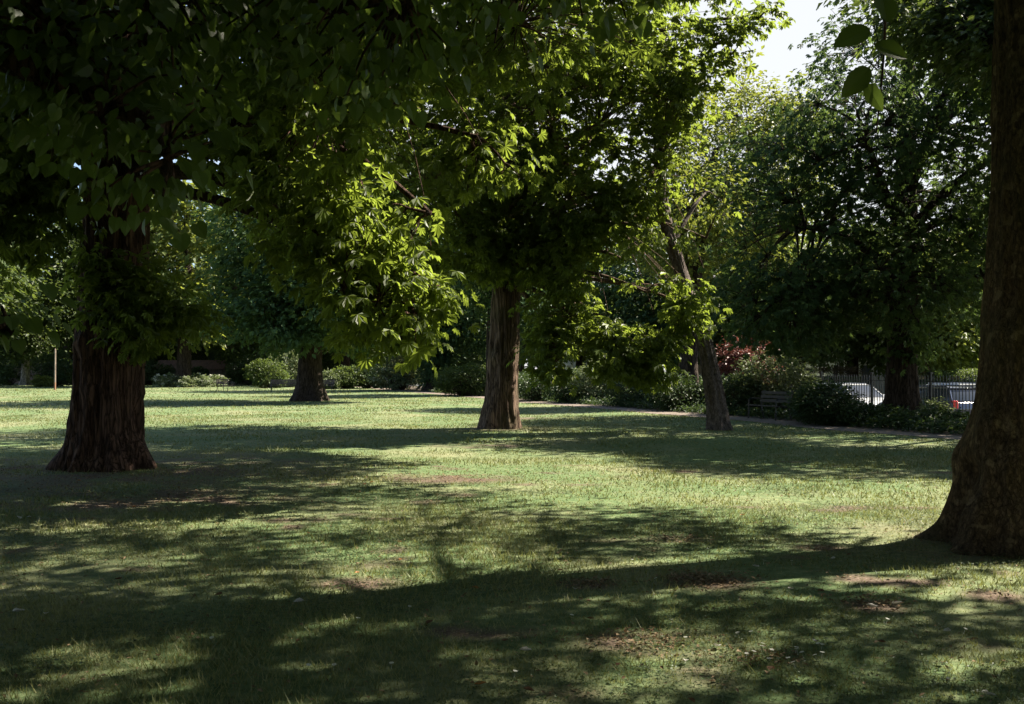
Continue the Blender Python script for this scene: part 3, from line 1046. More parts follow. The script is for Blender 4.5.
lime_root = [o for o in C.objects if o.get('category') == 'tree' and 'heart-shaped' in o['label']][0]
rgl = np.random.default_rng(9)
lv = []
for a_, b_, fc, wd in (((872, 26), (837, 42), (.2, -1, .5), .062), ((884, -8), (892, 18), (.3, -1, .6), .075), ((876, 42), (911, 54), (-.1, -1, .5), .058),
                       ((872, 66), (845, 94), (.2, -1, .3), .058), ((868, 82), (884, 109), (-.5, -1, .1), .042)):
    lv.append(oval_leaf(at(a_[0], 2.6, a_[1]), at(b_[0], 2.57, b_[1]), fc, wd, rgl))
    stalk = curves(at(a_[0], 2.6, a_[1])[None], np.array([[.97, 2.6, 2.42]]), at(a_[0] + 4, 2.6, a_[1] - 14)[None], .0016, .0016, 5, 5)
    lv.append(stalk[:2])
vv, ff = [], []
k_ = 0
for v_, f_ in lv:
    vv.append(v_)
    ff.append(f_ + k_)
    k_ += len(v_)
vv = np.concatenate(vv)
mesh_obj('hanging_leaves', vv, np.concatenate(ff), M['lime'], lime_root, tint=np.full(len(vv), .5), off=bL)


# ------------------------------------------------------------------ background trees: a few kinds, copied one by one
def bg_kind(name, label, h, rad, mat, bark, n, seed, L=.42):
    rad = np.asarray(rad, float)
    return build_tree(name, label, (0, 0, 0), [(0, 0, 0), (.1, 0, h * .3), (.2, .1, h * .6), (.1, 0, h * .85)], [h * .035, h * .028, h * .02, h * .007],
                      [((0, 0, h * .66), rad, n, h * .4), ((rad[0] * .5, -.3, h * .42), rad * .52, n // 4, h * .3), ((-rad[0] * .55, -.4, h * .38), rad * .5, n // 4, h * .3), ((.3, -rad[1] * .5, h * .36), rad * .5, n // 4, h * .3)],
                      'plain', mat, bark, 22, .8, L, seed, carve=False)


kinds = {'mid': bg_kind('broadleaf_tree', 'x', 14, (5.2, 5.2, 5.0), M['mid'], M['bark_black'], 420, 71),
         'fresh': bg_kind('broadleaf_tree', 'x', 13, (4.6, 4.6, 4.6), M['fresh'], M['bark_black'], 380, 73),
         'teal': bg_kind('broadleaf_tree', 'x', 15, (5.6, 5.6, 5.6), M['teal'], M['bark_black'], 420, 79),
         'pale': bg_kind('pale_barked_tree', 'x', 12, (4.4, 4.4, 4.2), M['mid'], M['bark_pale'], 320, 83)}
first = set()
OFF = (('teal', -8, -3, 1.25), ('mid', -1, -7, 1.25), ('teal', 6.5, -5, 1.25), ('mid', 13, -1, 1.2), ('teal', -13, 7, 1.15), ('teal', -7, -13, 1.4), ('mid', 4, -14, 1.4), ('mid', 15, -10, 1.4), ('teal', -17, -4, 1.3))  # unseen trees added round the camera to keep sky light out


def far_tree(kind, px, d, sc, label, rz):
    p = at(px, d)
    src = kinds[kind]
    z = gz(p[0], p[1])
    if kind not in first:
        first.add(kind)
        src.location = (p[0], p[1], z)
        src.rotation_euler.z = rz
        src.scale = (sc,) * 3
        tag(src, label, 'tree', 'trees round the park')
        return src
    return dup(src, (p[0], p[1], z), rz, sc, label, 'trees round the park')


for args in (
    ('pale', 25, 103, 1.0, 'tree with a pale sunlit trunk at the far left edge of the lawn', .4),
    ('mid', -55, 92, 1.5, 'mid-green tree at the far left, left of the pale-barked tree', 1.0),
    ('mid', 70, 110, 1.5, 'mid-green tree behind the slender post on the far lawn', 2.2),
    ('fresh', 183, 98, 1.55, 'bright yellow-green tree rising right of the left trunk', .3),
    ('teal', 130, 118, 1.6, 'dark tree in the far row behind the massive left trunk', 3.0),
    ('pale', 236, 108, .9, 'pale thin-trunked tree beside the brown-roofed shelter', 1.9),
    ('teal', 275, 116, 1.5, 'dark tree in the far row behind the dark chestnut, left of its trunk', .9),
    ('fresh', 345, 112, 1.4, 'yellow-green tree in the far row right of the dark chestnut', 2.6),
    ('mid', 385, 104, 1.1, 'mid-green tree behind the pale blossoming bush', 4.0),
    ('mid', 455, 128, 1.1, 'mid-green tree across the street behind the ivy-covered tree', 5.0),
    ('teal', 520, 106, 1.0, 'dark tree across the street behind the middle chestnut', 1.4),
    ('mid', 580, 88, 1.0, 'mid-green tree across the street seen under the hanging boughs', .2),
    ('teal', 650, 78, 1.0, 'dark tree across the street left of the leaning trunk', 2.0),
    ('mid', 735, 72, .95, 'mid-green tree across the street above the red-leaved shrub', 3.3),
    ('fresh', 800, 64, .85, 'yellow-green tree across the street behind the brown hedge', 4.1),
    ('fresh', 940, 53, .72, 'yellow-green tree across the street above the dark blue car', 1.1),
    ('mid', 852, 60, .8, 'mid-green tree across the street behind the right border tree', .6),
    ('teal', -30, 122, 1.2, 'dark tree at the far left corner behind the mid-green one', 5.2),
):
    far_tree(*args)


for kind, x, y, sc in OFF:
    dup(kinds[kind], (x, y, gz(x, y)), x, sc, 'unseen tree added round the camera to block sky light', 'unseen trees added to block sky light')
p = st(7.2, -1.5)  # tree added here to cast shade over the right of the lawn
build_tree('broadleaf_tree', 'street tree added beyond the railings to shade the lawn, its trunk out of view', (p[0], p[1], gz(*p)),
           [(0, 0, 0), (0, 0, 2), (.1, 0, 6), (.1, 0, 12)], [.45, .38, .3, .12],
           [((17.4, 26.7, 10.5), (5.2, 5, 4.6), 700, 6), ((12.7, 23.8, 10.7), (3.6, 3.2, 2.2), 560, 7), ((14.6, 21.4, 10.4), (3.4, 3.0, 2.0), 460, 7), ((11.4, 25.6, 11.3), (2.8, 2.8, 1.7), 300, 7)], 'plain', M['mid'], M['bark_black'], 20, .5, .22, 89)
p = st(7.4, -9)  # unseen copy added off frame for more shade
dup(kinds['mid'], (p[0], p[1], gz(*p)), 2.6, .95, 'unseen street tree added beyond the railings at the right for shade', 'trees round the park')


# ------------------------------------------------------------------ shrubs and hedges
def shrub(name, label, px, d, rad, mat, n, seed, m=26, L=.11, group=None, flowers=None, cat='shrub', cz=None):
    rng = np.random.default_rng(seed)
    p = at(px, d)
    base = np.array([p[0], p[1], gz(p[0], p[1])])
    root = thing(name, label, cat, base, 0, group)
    rad = np.asarray(rad, float)
    c = np.array([0, 0, rad[2] * .95 if cz is None else cz])
    cl = sample_lobe(rng, c, rad, n, inner=.3, seed=seed, holes=.32, freq=1.6, flat=True)
    dirs = unit(cl - c + np.array([0, 0, .1]))
    foot = np.zeros_like(cl)
    foot[:, :2] = cl[:, :2] * .18
    foot[:, 2] = .0
    v, f, _ = curves(foot, cl, (foot + cl) / 2 + np.array([0, 0, .12]), .012, .005, 3, 3)
    mesh_obj('stems', v, f, M['twig'], root)
    v, f, tt = spray('plain', cl, dirs, rng, m, .17 + .06 * rad.max(), L, .3)
    v[:, 2] = np.maximum(v[:, 2], .01)
    mesh_obj('foliage', v, f, mat, root, tint=tt)
    if flowers:
        k = rng.choice(len(cl), max(3, len(cl) // 2))
        v, f, tt = spray('plain', cl[k] + dirs[k] * .1, dirs[k], rng, flowers, .12, .1, 0)
        v[:, 2] = np.maximum(v[:, 2], .02)
        mesh_obj('blossom', v, f, M['flower'], root, tint=tt)
    return root


shrub('round_shrub', 'dark rounded bush in front of the railings right of the dark bench', 825, 29.3, (1.0, .9, .62), M['shrub'], 230, 101)
shrub('loose_shrub', 'pale green loose shrub behind the dark bench', 775, 35.5, (1.5, 1.2, 1.15), M['pale'], 260, 102, L=.12)
shrub('leafy_shrub', 'mid-green shrub left of the dark bench and below the red-leaved one', 735, 35.2, (.9, .8, .75), M['shrub'], 150, 103)
shrub('red_shrub', 'red-leaved shrub standing behind the leaning trunk', 744, 39.5, (1.35, 1.1, 1.25), M['red'], 230, 104, L=.13, cz=1.7)
shrub('low_shrub', 'low dark shrub at the foot of the right border tree', 868, 29.5, (1.1, .7, .26), M['shrub'], 150, 105)
shrub('low_shrub', 'low dark shrub nearest the thick plane trunk in the border', 933, 27.5, (1.0, .7, .24), M['shrub'], 150, 106)
shrub('tufted_shrub', 'small tufted light green plant below the dark blue car', 935, 29.5, (.4, .35, .36), M['pale'], 50, 107)
shrub('border_shrub', 'dark border shrub at the foot of the straight dark trunk', 680, 39, (1.4, 1.1, .7), M['shrub'], 190, 108)
shrub('border_shrub', 'dark border shrub under the low hanging tips of the middle chestnut', 640, 43, (1.6, 1.2, .85), M['shrub'], 220, 109)
shrub('bright_shrub', 'light green arching shrub in the border below the hanging boughs', 602, 47.5, (1.2, 1.0, 1.1), M['pale'], 200, 110)
shrub('border_shrub', 'dark border shrub just left of the light green arching one', 570, 48.5, (1.2, 1.1, .85), M['shrub'], 180, 111)
shrub('border_shrub', 'dark border shrub immediately right of the middle trunk', 538, 52, (1.6, 1.2, .8), M['shrub'], 220, 112)
shrub('border_shrub', 'mid-green border shrub immediately left of the middle trunk', 466, 61, (1.9, 1.4, 1.0), M['mid'], 240, 113, L=.15)
shrub('blossom_bush', 'tall pale blossoming bush at the far end of the path', 398, 80, (2.9, 2.2, 2.3), M['pale'], 300, 114, L=.2, flowers=9)
for i, (px, sz, mt, lb) in enumerate(((328, .9, 'pale', 'small pale bush at the left end of the far bush row'), (345, 1.15, 'mid', 'grey-green bush in the far bush row, left of the round dark one'),
                                      (366, 1.35, 'shrub', 'round dark bush in the middle of the far bush row'), (383, 1.1, 'pale', 'pale bush at the right end of the far bush row'))):
    shrub('rounded_bush', lb, px, 84 + i, (sz * 1.25, sz, sz * .85), M[mt], 120, 120 + i, L=.2, group='bushes beyond the far lawn')
shrub('rounded_bush', 'green bush beside the bench left of the dark chestnut trunk', 268, 88, (1.9, 1.4, 1.3), M['mid'], 150, 125, L=.2)
shrub('blossom_bush', 'whitish blossoming bush behind the long bench', 288, 92, (2.1, 1.5, 1.9), M['pale'], 170, 126, L=.2, flowers=7)
shrub('rounded_bush', 'dark bush with lit shoulder right of the pale sunlit trunk', 54, 98, (1.9, 1.6, 1.8), M['shrub'], 190, 127, L=.22)
shrub('rounded_bush', 'large dark bush filling the far left edge of the lawn', -14, 93, (2.0, 1.8, 2.2), M['shrub'], 190, 128, L=.22)
shrub('yellow_bush', 'low yellow-flowered bush right of the pale sunlit trunk', 42, 95, (1.0, .7, .5), M['fresh'], 50, 129, L=.2)
for i, (px, dd, rr, mt, lb) in enumerate(((88, 106, (2.6, 1.8, 1.5), 'mid', 'mid-green bush against the far brick wall, nearest the slender post'), (150, 107, (2.8, 1.8, 1.3), 'shrub', 'dark bush against the far wall just right of the left trunk'),
                                             (196, 105, (1.7, 1.4, .9), 'shrub', 'low dark bush in front of the brown-roofed shelter'), (252, 104, (2.6, 1.8, 1.7), 'shrub', 'dark bush right of the shelter behind the lone bench'),
                                             (8, 108, (3.0, 2, 1.7), 'mid', 'mid-green bush behind the pale sunlit trunk'))):
    shrub('rounded_bush', lb, px, dd, rr, M[mt], 150, 170 + i, L=.24)
for i in range(9):
    shrub('flowering_plant', 'knee-high pale flowering plant in the far left border', 160 + i * 7.6, 93 + (i % 3), (.55, .5, .55 + .1 * (i % 2)), M['pale'], 26, 140 + i, m=18, L=.2,
          group='pale flowering plants in the far border', flowers=22, cat='plant')


def box_cover(name, s0, s1, t0, t1, h, mat, n, seed, m=14, L=.1, z0=0.0, cs=.2):
    rng = np.random.default_rng(seed)
    s, t = rng.uniform(s0, s1, n), rng.uniform(t0, t1, n)
    p = O_[None] + N_[None] * s[:, None] + U_[None] * t[:, None]
    hh = h * (.7 + .6 * vnoise(np.stack([p[:, 0] * .8, p[:, 1] * .8, s * 0], -1), seed))
    z = ground_z(p[:, 0], p[:, 1]) + z0 + rng.uniform(.1, 1, n) ** .6 * hh
    cl = np.stack([p[:, 0], p[:, 1], z], -1)
    d = unit(np.stack([rng.normal(size=n), rng.normal(size=n), np.full(n, .5)], -1))
    v, f, tt = spray('plain', cl, d, rng, m, cs, L, .3)
    return v, f, tt


v, f, tt = box_cover('x', .3, 3.2, -8, 48, .19, None, 3600, 151, 14, .12, cs=.26)
tag(mesh_obj('ground_cover', v, f, M['shrub'], tint=tt), kind='stuff')
v, f, tt = box_cover('x', 2.0, 5.6, 13, 60, 1.15, None, 2000, 152, 14, .15, cs=.35)
tag(mesh_obj('undergrowth', v, f, M['shrub'], tint=tt), kind='stuff')


def hedge_between(label, a, b, base, h, wd, mat, seed, L=.1, m=13):
    a, b = np.asarray(a, float), np.asarray(b, float)
    ln = np.linalg.norm(b - a)
    u = (b - a) / ln
    nrm = np.array([u[1], -u[0]])
    c0 = (a + b) / 2
    root = thing('clipped_hedge', label, 'hedge', (c0[0], c0[1], base), 0)
    rng = np.random.default_rng(seed)
    n = int(ln * h * (42 if L < .15 else 9))
    q, r = rng.uniform(-1, 1, n), rng.uniform(.02, 1, n)
    side = rng.random(n)
    sx = np.where(side < .35, -1.0, np.where(side < .7, 1.0, q))
    zz = np.where(side < .7, r, rng.uniform(.9, 1, n))
    t = rng.uniform(0, ln, n)
    p = a[None] + nrm[None] * (sx * wd / 2)[:, None] + u[None] * t[:, None]
    top = h * (1 + .05 * (vnoise(np.stack([t * .5, t * 0, t * 0], -1), seed) - .5)) if L < .15 else h * (.8 + .45 * vnoise(np.stack([t * .25, t * 0, t * 0], -1), seed))
    cl = np.stack([p[:, 0], p[:, 1], base + zz * top], -1)
    d = unit(np.stack([nrm[0] * sx, nrm[1] * sx, zz * .6], -1) + rng.normal(size=(n, 3)) * .3)
    v, f, tt = spray('plain', cl, d, rng, m, 1.4 * L, L, .2)
    mesh_obj('foliage', v, f, mat, root, tint=tt, off=(c0[0], c0[1], base))
    mb = MB()
    mb.box((0, 0, h * .4), (ln * .97, wd * .7, h * .78), math.atan2(u[1], u[0]))
    mb.build('inner_growth', M['shrub'], root)


def hedge(label, s_, t0, t1, h, wd, mat, seed, L=.1):
    hedge_between(label, st(s_, t0), st(s_, t1), -.5, h, wd, mat, seed, L)


def along(px, s_):
    """metres along the street at which picture column px meets a line s_ metres out"""
    k = (px - 512) / F
    a = O_ + N_ * s_
    return (k * a[1] - a[0]) / (U_[0] - k * U_[1])


hedge('tall clipped green hedge across the street behind the dark blue car', 19.2, along(1010, 19.2), along(914, 19.2), 2.05, .9, M['mid'], 161)
hedge('brownish clipped hedge across the street left of the right border tree', 19.0, along(858, 19), along(795, 19), 2.2, .9, M['brownhedge'], 162)
hedge('low green hedge across the street seen under the middle chestnut boughs', 19.2, along(640, 19.2), along(530, 19.2), 1.5, .9, M['shrub'], 163)


hedge_between('tall dark hedge closing the far side of the lawn behind the shelter and wall', (-78, 124), (-2, 121), 0, 6.6, 2.5, M['mid'], 164, .3, 16)

# ------------------------------------------------------------------ railings
def railings():
    c0 = st(6.0, 0)
    root = thing('iron_railings', 'black spiked iron railings with square posts along the border', 'fence', (c0[0], c0[1], 0), 0)
    bay = 2.9
    rot = math.atan2(U_[1], U_[0])
    for k in range(-4, 22):
        t0 = k * bay
        a = st(6.0, t0) - c0
        z = gz(*(a + c0))
        mb = MB()
        mb.box((a[0], a[1], z + .72), (.07, .07, 1.5), rot, .008)
        mb.box((a[0], a[1], z + 1.49), (.11, .11, .05), rot, .01)
        mb.build('fence_post', M['iron'], root)
        mb = MB()
        for zz in (.16, 1.22):
            m_ = st(6.0, t0 + bay / 2) - c0
            mb.box((m_[0], m_[1], z + zz), (bay - .09, .038, .022), rot)
        nb = 21
        for j in range(1, nb):
            p = st(6.0, t0 + bay * j / nb) - c0
            mb.tube([(p[0], p[1], z + .05), (p[0], p[1], z + 1.36), (p[0], p[1], z + 1.44)], [.016, .016, .003], 5)
        mb.build('railing_panel', M['iron'], root)


railings()


# ------------------------------------------------------------------ benches
def bench(label, px, d, rz, mat, metal, wd=1.7):
    p = at(px, d)
    root = thing('park_bench', label, 'bench', (p[0], p[1], gz(p[0], p[1])), rz, 'park benches')
    mb = MB()
    for k in range(4):
        mb.box((0, -.20 + k * .125, .44 - .008 * k), (wd, .095, .035), 0, .006)
    mb.build('seat', mat, root)
    mb = MB()
    for k in range(3):
        mb.box((0, .28 + .03 * k, .58 + k * .13), (wd, .032, .095), 0, .006)
    mb.build('backrest', mat, root)
    for sx in (-1, 1):
        mb = MB()
        x = sx * (wd / 2 - .1)
        mb.tube([(x, -.24, 0), (x, -.22, .44), (x, -.22, .62), (x, -.1, .66), (x, .25, .64)], .024, 6)
        mb.tube([(x, .34, 0), (x, .24, .42), (x, .37, .92)], .026, 6)
        mb.tube([(x, -.23, .40), (x, .25, .39)], .022, 6)
        mb.build('end_frame', metal, root)


bench('dark wooden bench at the right border with its back to the shrubs', 768, 31.6, math.atan2(U_[1], U_[0]) + math.pi, M['benchwood'], M['iron'])
bench('dark bench standing alone on the far lawn beside the pale flowering plants', 226, 75, R(75), M['benchwood'], M['iron'])
bench('long weathered bench left of the dark chestnut trunk', 285, 74, R(8), M['palewood'], M['iron'], 2.2)
bench('weathered bench partly hidden right of the dark chestnut trunk', 323, 76, R(-5), M['palewood'], M['iron'])

# ------------------------------------------------------------------ slender post, shelter, far fence
p = at(55, 79)
root = thing('timber_post', 'slender brown post standing alone on the far lawn at the left', 'post', (p[0], p[1], gz(p[0], p[1])))
mb = MB()
mb.tube([(0, 0, .6), (0, 0, 3.2), (0, 0, 3.28)], [.07, .06, .02], 8)
mb.build('pole', M['post'], root)
mb = MB()
mb.tube([(0, 0, 0), (0, 0, .6)], .074, 8)
mb.build('painted_base', M['orangepaint'], root)

p = at(206, 111)
root = thing('park_shelter', 'low shelter of weathered boards with brown roof at the far side', 'shelter', (p[0], p[1], 0), R(4))
mb = MB()
for k in range(44):
    mb.box((-5 + k * .232, 0, .85 + .02 * (k % 3)), (.2, .05, 1.7))
mb.build('board_wall', M['boards'], root)
mb = MB()
mb.prism([(-5.6, 1.7), (5.6, 1.7), (5.2, 2.7), (-5.2, 2.7)], -.6, 3.4, inset=lambda x, z: .9 if z > 2 else 0)
mb.build('roof', M['shedroof'], root)
for sx in (-5.1, -1.7, 1.7, 5.1):
    mb = MB()
    mb.box((sx, -.25, .85), (.16, .16, 1.7), 0, .01)
    mb.build('roof_post', M['boards'], root)

p = at(70, 118)
root = thing('brick_wall', 'brown brick boundary wall behind the far left lawn', 'wall', (p[0], p[1], 0))
mb = MB()
mb.box((-2, 0, 1.05), (40, .35, 2.1))
mb.build('brickwork', M['brick'], root)
mb = MB()
mb.box((-2, 0, 2.15), (40.1, .45, .1), 0, .01)
mb.build('coping', M['kerbstone'], root)


# ------------------------------------------------------------------ houses across the street
def house(label, s, t, wd, dp, h, wall, seed):
    c = st(s, t)
    rot = math.atan2(U_[1], U_[0])
    root = thing('terraced_house', label, 'house', (c[0], c[1], -.4), rot, 'houses across the street')
    # local x along the street, local +y towards the park
    mb = MB()
    mb.box((0, -dp / 2, h / 2 - .1), (wd, dp, h + .2))
    mb.build('wall', wall, root)
    mb = MB()
    mb.prism([(-wd / 2 - .2, h + .02), (wd / 2 + .2, h + .02), (wd / 2 + .2, h + .18), (wd * .08, h + 2.4), (-wd * .08, h + 2.4), (-wd / 2 - .2, h + .18)], -dp - .2, .25)
    rf = mb.build('roof', M['slate'], root)
    mb = MB()
    mb.box((wd * .28, -dp * .5, h + 1.9), (.9, .6, 2.2), 0, .02)
    mb.build('chimney', M['brick'], rf)
    for fl in range(int(h // 3)):
        for k in range(3):
            x = -wd / 2 + wd * (k + .5) / 3
            if fl == 0 and k == 1:
                mb = MB()
                mb.box((x, .05, 1.15), (1.0, .1, 2.3), 0, .01)
                dr = mb.build('door', M['door'], root)
                mb = MB()
                mb.box((x + .38, .12, 1.1), (.05, .06, .05), 0, .01)
                mb.build('handle', M['rim'], dr)
                mb = MB()
                for sx in (-.62, .62):
                    mb.box((x + sx, .06, 1.25), (.16, .16, 2.5))
                mb.box((x, .08, 2.6), (1.6, .3, .2))
                mb.build('door_surround', M['trim'], root)
                continue
            z = 1.5 + fl * 3
            mb = MB()
            mb.box((x, .02, z), (1.15, .06, 1.7))
            wn = mb.build('window', M['glass'], root)
            mb = MB()
            for sx in (-.6, .6):
                mb.box((x + sx, .045, z), (.1, .1, 1.8))
            for sz in (-.87, 0, .87):
                mb.box((x, .05, z + sz), (1.12, .08, .08))
            mb.box((x, .05, z), (.05, .07, 1.66))
            mb.build('frame', M['trim'], wn)
            mb = MB()
            mb.box((x, .1, z - .98), (1.4, .24, .1))
            mb.build('sill', M['trim'], wn)
    return root


hc = along(868, 25.5)
house('brick house across the street above the dark blue car', 25.5, hc - 9.4, 8.6, 8, 9, M['brick'], 2)
house('pale rendered house across the street behind the right border tree and brown hedge', 25.5, hc, 8.6, 8, 9, M['stucco'], 1)
house('pale rendered house across the street behind the red-leaved shrub', 25.5, along(765, 25.5), 8.6, 8, 9, M['stucco'], 3)
house('brick house across the street behind the leaning trunk', 25.5, along(690, 25.5), 8.6, 8, 9, M['brick'], 4)
house('pale house across the street seen right of the middle trunk', 25.5, along(570, 25.5), 12, 8, 9, M['stucco'], 5)
house('pale house across the street seen left of the middle trunk', 25.5, along(458, 25.5), 16, 8, 9, M['stucco'], 6)
print('houses', [round(along(p, 25.5), 1) for p in (868, 765, 690, 570, 458)])


# ------------------------------------------------------------------ parked cars
def car(name, label, s, t, paint, flip=False, van=False):
    c = st(s, t)
    rot = math.atan2(U_[1], U_[0]) + (math.pi if flip else 0)
    root = thing(name, label, 'car', (c[0], c[1], -.485), rot, 'cars parked along the street')
    hw = .88
    mb = MB()
    mb.prism([(-2.1, .32), (-2.16, .62), (-2.1, .88), (-1.9, .93), (.95, .93), (1.75, .80), (2.1, .66), (2.16, .45), (2.08, .26), (-2.0, .24)], -hw, hw, .05)
    mb.build('body', paint, root, True)
    mb = MB()
    top = 1.46
    mb.prism([(-2.0, .92), (-1.72, top - .06), (-1.5, top), (.1, top), (.35, top - .04), (1.05, .92)], -hw + .05, hw - .05, .03, inset=lambda x, z: .17 if z > 1.2 else 0)
    cb = mb.build('cabin_glass', M['glass'], root, True)
    mb = MB()
    mb.prism([(-1.80, top - .05), (-1.5, top + .012), (.1, top + .012), (.36, top - .05), (.2, top - .07), (-1.7, top - .07)], -hw + .2, hw - .2, .02)
    mb.build('roof', paint, root, True)
    for x in (-1.95, -.75, .2, .98):
        pass
    mb = MB()
    for sy in (-1, 1):
        for x0, x1 in ((-2.02, -1.70), (-.72, -.66), (1.06, .34)):
            mb.tube([(x0, sy * (hw - .045), .9), (x1, sy * (hw - .2), top - .04)], .04, 6)
        mb.tube([(-1.68, sy * (hw - .24), top + .03), (.1, sy * (hw - .24), top + .03)], .02, 6)
    mb.build('pillars', paint, root)
    for sx in (-1.32, 1.32):
        for sy in (-1, 1):
            mb = MB()
            mb.tube([(sx, sy * (hw - .16), .32), (sx, sy * (hw + .015), .32)], .32, 20)
            wl = mb.build('wheel', M['tyre'], root)
            mb = MB()
            mb.tube([(sx, sy * (hw - .02), .32), (sx, sy * (hw + .03), .32)], .2, 14)
            mb.build('rim', M['rim'], wl)
    for sy in (-1, 1):
        mb = MB()
        mb.box((-2.09, sy * (hw - .12), .8), (.14, .2, .30), 0, .03)
        mb.build('tail_light', M['redlamp'], root)
        mb = MB()
        mb.box((2.02, sy * (hw - .2), .62), (.16, .34, .13), 0, .03)
        mb.build('headlight', M['headlamp'], root)
        mb = MB()
        mb.box((.85, sy * (hw + .07), .98), (.1, .16, .12), 0, .03)
        mb.build('mirror', paint, root)
    mb = MB()
    mb.box((-2.15, 0, .36), (.06, 1.5, .14), 0, .02)
    mb.box((2.14, 0, .34), (.06, 1.5, .14), 0, .02)
    mb.build('bumper', M['plastic'], root)


def car_t(px, s):
    """how far along the street a thing s metres out stands at picture column px"""
    k = (px - 512) / F
    a = O_ + N_ * s
    return (k * a[1] - a[0]) / (U_[0] - k * U_[1])


car('parked_car', 'dark blue car with red tail light behind the railings right of the border tree', 10.3, car_t(930, 10.3), M['carblue'])
car('parked_car', 'white car with bright bonnet behind the railings left of the border tree', 10.3, car_t(852, 10.3), M['carwhite'], True)
car('parked_car', 'silver car on the far kerb beside the thick plane trunk', 15.4, car_t(968, 15.4), M['carsilver'], True)
car('parked_car', 'white car glimpsed under the hanging boughs right of the middle trunk', 10.3, car_t(624, 10.3), M['carwhite'])
car('parked_car', 'silver car glimpsed beside the middle trunk', 10.3, car_t(545, 10.3), M['carsilver'])

# ------------------------------------------------------------------ grass, litter, fallen leaves, daisies
rng = np.random.default_rng(5)


def scatter(n, d0, d1, side, power=0):
    u = rng.random(n)
    d = np.sqrt(d0 ** 2 + u * (d1 ** 2 - d0 ** 2))
    x = rng.uniform(-1, 1, n) * (d * .56 + side)
    return x, d


gvs, gfs, gts, k0 = [], [], [], 0
for d0, d1, dens_, wd, hgt in ((3.6, 7, 2600, .0030, .040), (7, 12, 1100, .0048, .042), (12, 20, 420, .0078, .044), (20, 36, 140, .013, .046), (36, 60, 36, .022, .06), (60, 105, 9, .04, .065)):
    area = .56 * (d1 ** 2 - d0 ** 2) + 1.6 * (d1 - d0)
    x, y = scatter(int(area * dens_), d0, d1, .8)
    b = bareness(x, y)
    q = np.stack([x * .9, y * .9, x * 0], -1)
    tuft = fbm(q, 77, 3)
    keep = (rng.random(len(x)) > b * .8) & (rng.random(len(x)) < .35 + 1.5 * tuft - .25) & (s_of(x, y) < -1.1)
    x, y, tuft, b = x[keep], y[keep], tuft[keep], b[keep]
    n = len(x)
    z = ground_z(x, y) - .003
    h = hgt * rng.uniform(.45, 1.25, n) * (.55 + .95 * np.clip((tuft - .3) * 1.8, 0, 1)) * (1 - .4 * b)
    long_ = rng.random(n) < .012
    h = np.where(long_, h * 2.2, h)
    ang = rng.uniform(0, math.tau, n)
    ca, sa = np.cos(ang), np.sin(ang)
    lean = rng.uniform(.15, 1.1, n) * h
    la = rng.uniform(0, math.tau, n)
    wv = wd * rng.uniform(.7, 1.3, n)
    P0 = np.stack([x - ca * wv, y - sa * wv, z], -1)
    P1 = np.stack([x + ca * wv, y + sa * wv, z], -1)
    P2 = np.stack([x + np.cos(la) * lean, y + np.sin(la) * lean, z + h], -1)
    gvs.append(np.stack([P0, P1, P2], 1).reshape(-1, 3))
    gfs.append(np.arange(n * 3).reshape(-1, 3) + k0)
    k0 += n * 3
    dry = np.clip(.44 + .9 * (fbm(np.stack([x * .35, y * .35, x * 0 + 4], -1), 3, 3) - .5) + rng.normal(0, .3, n) + .3 * b + .14 * np.clip((11 - y) / 5, 0, 1), 0, 1)
    gts.append(np.repeat(dry, 3))
tag(mesh_obj('grass', np.concatenate(gvs), np.concatenate(gfs), M['grass'], tint=np.concatenate(gts)), kind='stuff')

x, y = scatter(26000, 3.6, 17, .6)
for px, py, rw, rd, k in ((703, 578, 48, .26, 520), (675, 537, 38, .2, 160), (590, 581, 34, .14, 160), (870, 600, 45, .2, 160), (650, 640, 70, .25, 220), (760, 655, 40, .18, 140), (450, 478, 60, .5, 200), (160, 500, 120, .9, 350)):
    d = EYE * F / (py - HOR)
    x = np.concatenate([x, (px - 512) / F * d + rng.normal(0, .5, k) * rw / F * d])
    y = np.concatenate([y, d + rng.normal(0, .6, k) * rd])
kp = (rng.random(len(x)) < .2 + bareness(x, y)) | (np.arange(len(x)) >= 26000) & (s_of(x, y) < -1.2)
x, y = x[kp], y[kp]
n = len(x)
pos = np.stack([x, y, ground_z(x, y) + rng.uniform(.006, .03, n)], -1)
ax = unit(np.stack([rng.normal(size=n), rng.normal(size=n), rng.normal(0, .25, n)], -1))
nr = unit(np.stack([rng.normal(0, .35, n), rng.normal(0, .35, n), np.ones(n)], -1))
v, f = blades(pos, ax, nr, rng.uniform(.015, .05, n), rng.uniform(.004, .014, n), .3, .5)
tag(mesh_obj('leaf_litter', v, f, M['litter'], tint=np.repeat(rng.random(n), 4)), kind='stuff')

x, y = scatter(60000, 3.6, 14, .6)
kp = (fbm(np.stack([x * .8, y * .8, x * 0 + 9], -1), 91, 3) > .585) & (s_of(x, y) < -1.2)
x, y = x[kp], y[kp]
n = len(x)
zc = ground_z(x, y) + rng.uniform(.012, .04, n)
vs_, fs_, k0 = [], [], 0
a0 = rng.uniform(0, math.tau, n)
for k in range(3):
    a_ = a0 + k * math.tau / 3
    ax = unit(np.stack([np.cos(a_), np.sin(a_), rng.uniform(-.2, .25, n)], -1))
    nr = unit(np.stack([rng.normal(0, .2, n), rng.normal(0, .2, n), np.ones(n)], -1))
    ln = rng.uniform(.009, .017, n)
    v, f = blades(np.stack([x, y, zc], -1), ax, nr, ln, ln * .48, .15, .6)
    vs_.append(v)
    fs_.append(f + k0)
    k0 += len(v)
tag(mesh_obj('clover', np.concatenate(vs_), np.concatenate(fs_), M['shrub'], tint=np.tile(np.repeat(rng.random(n), 4), 3)), kind='stuff')

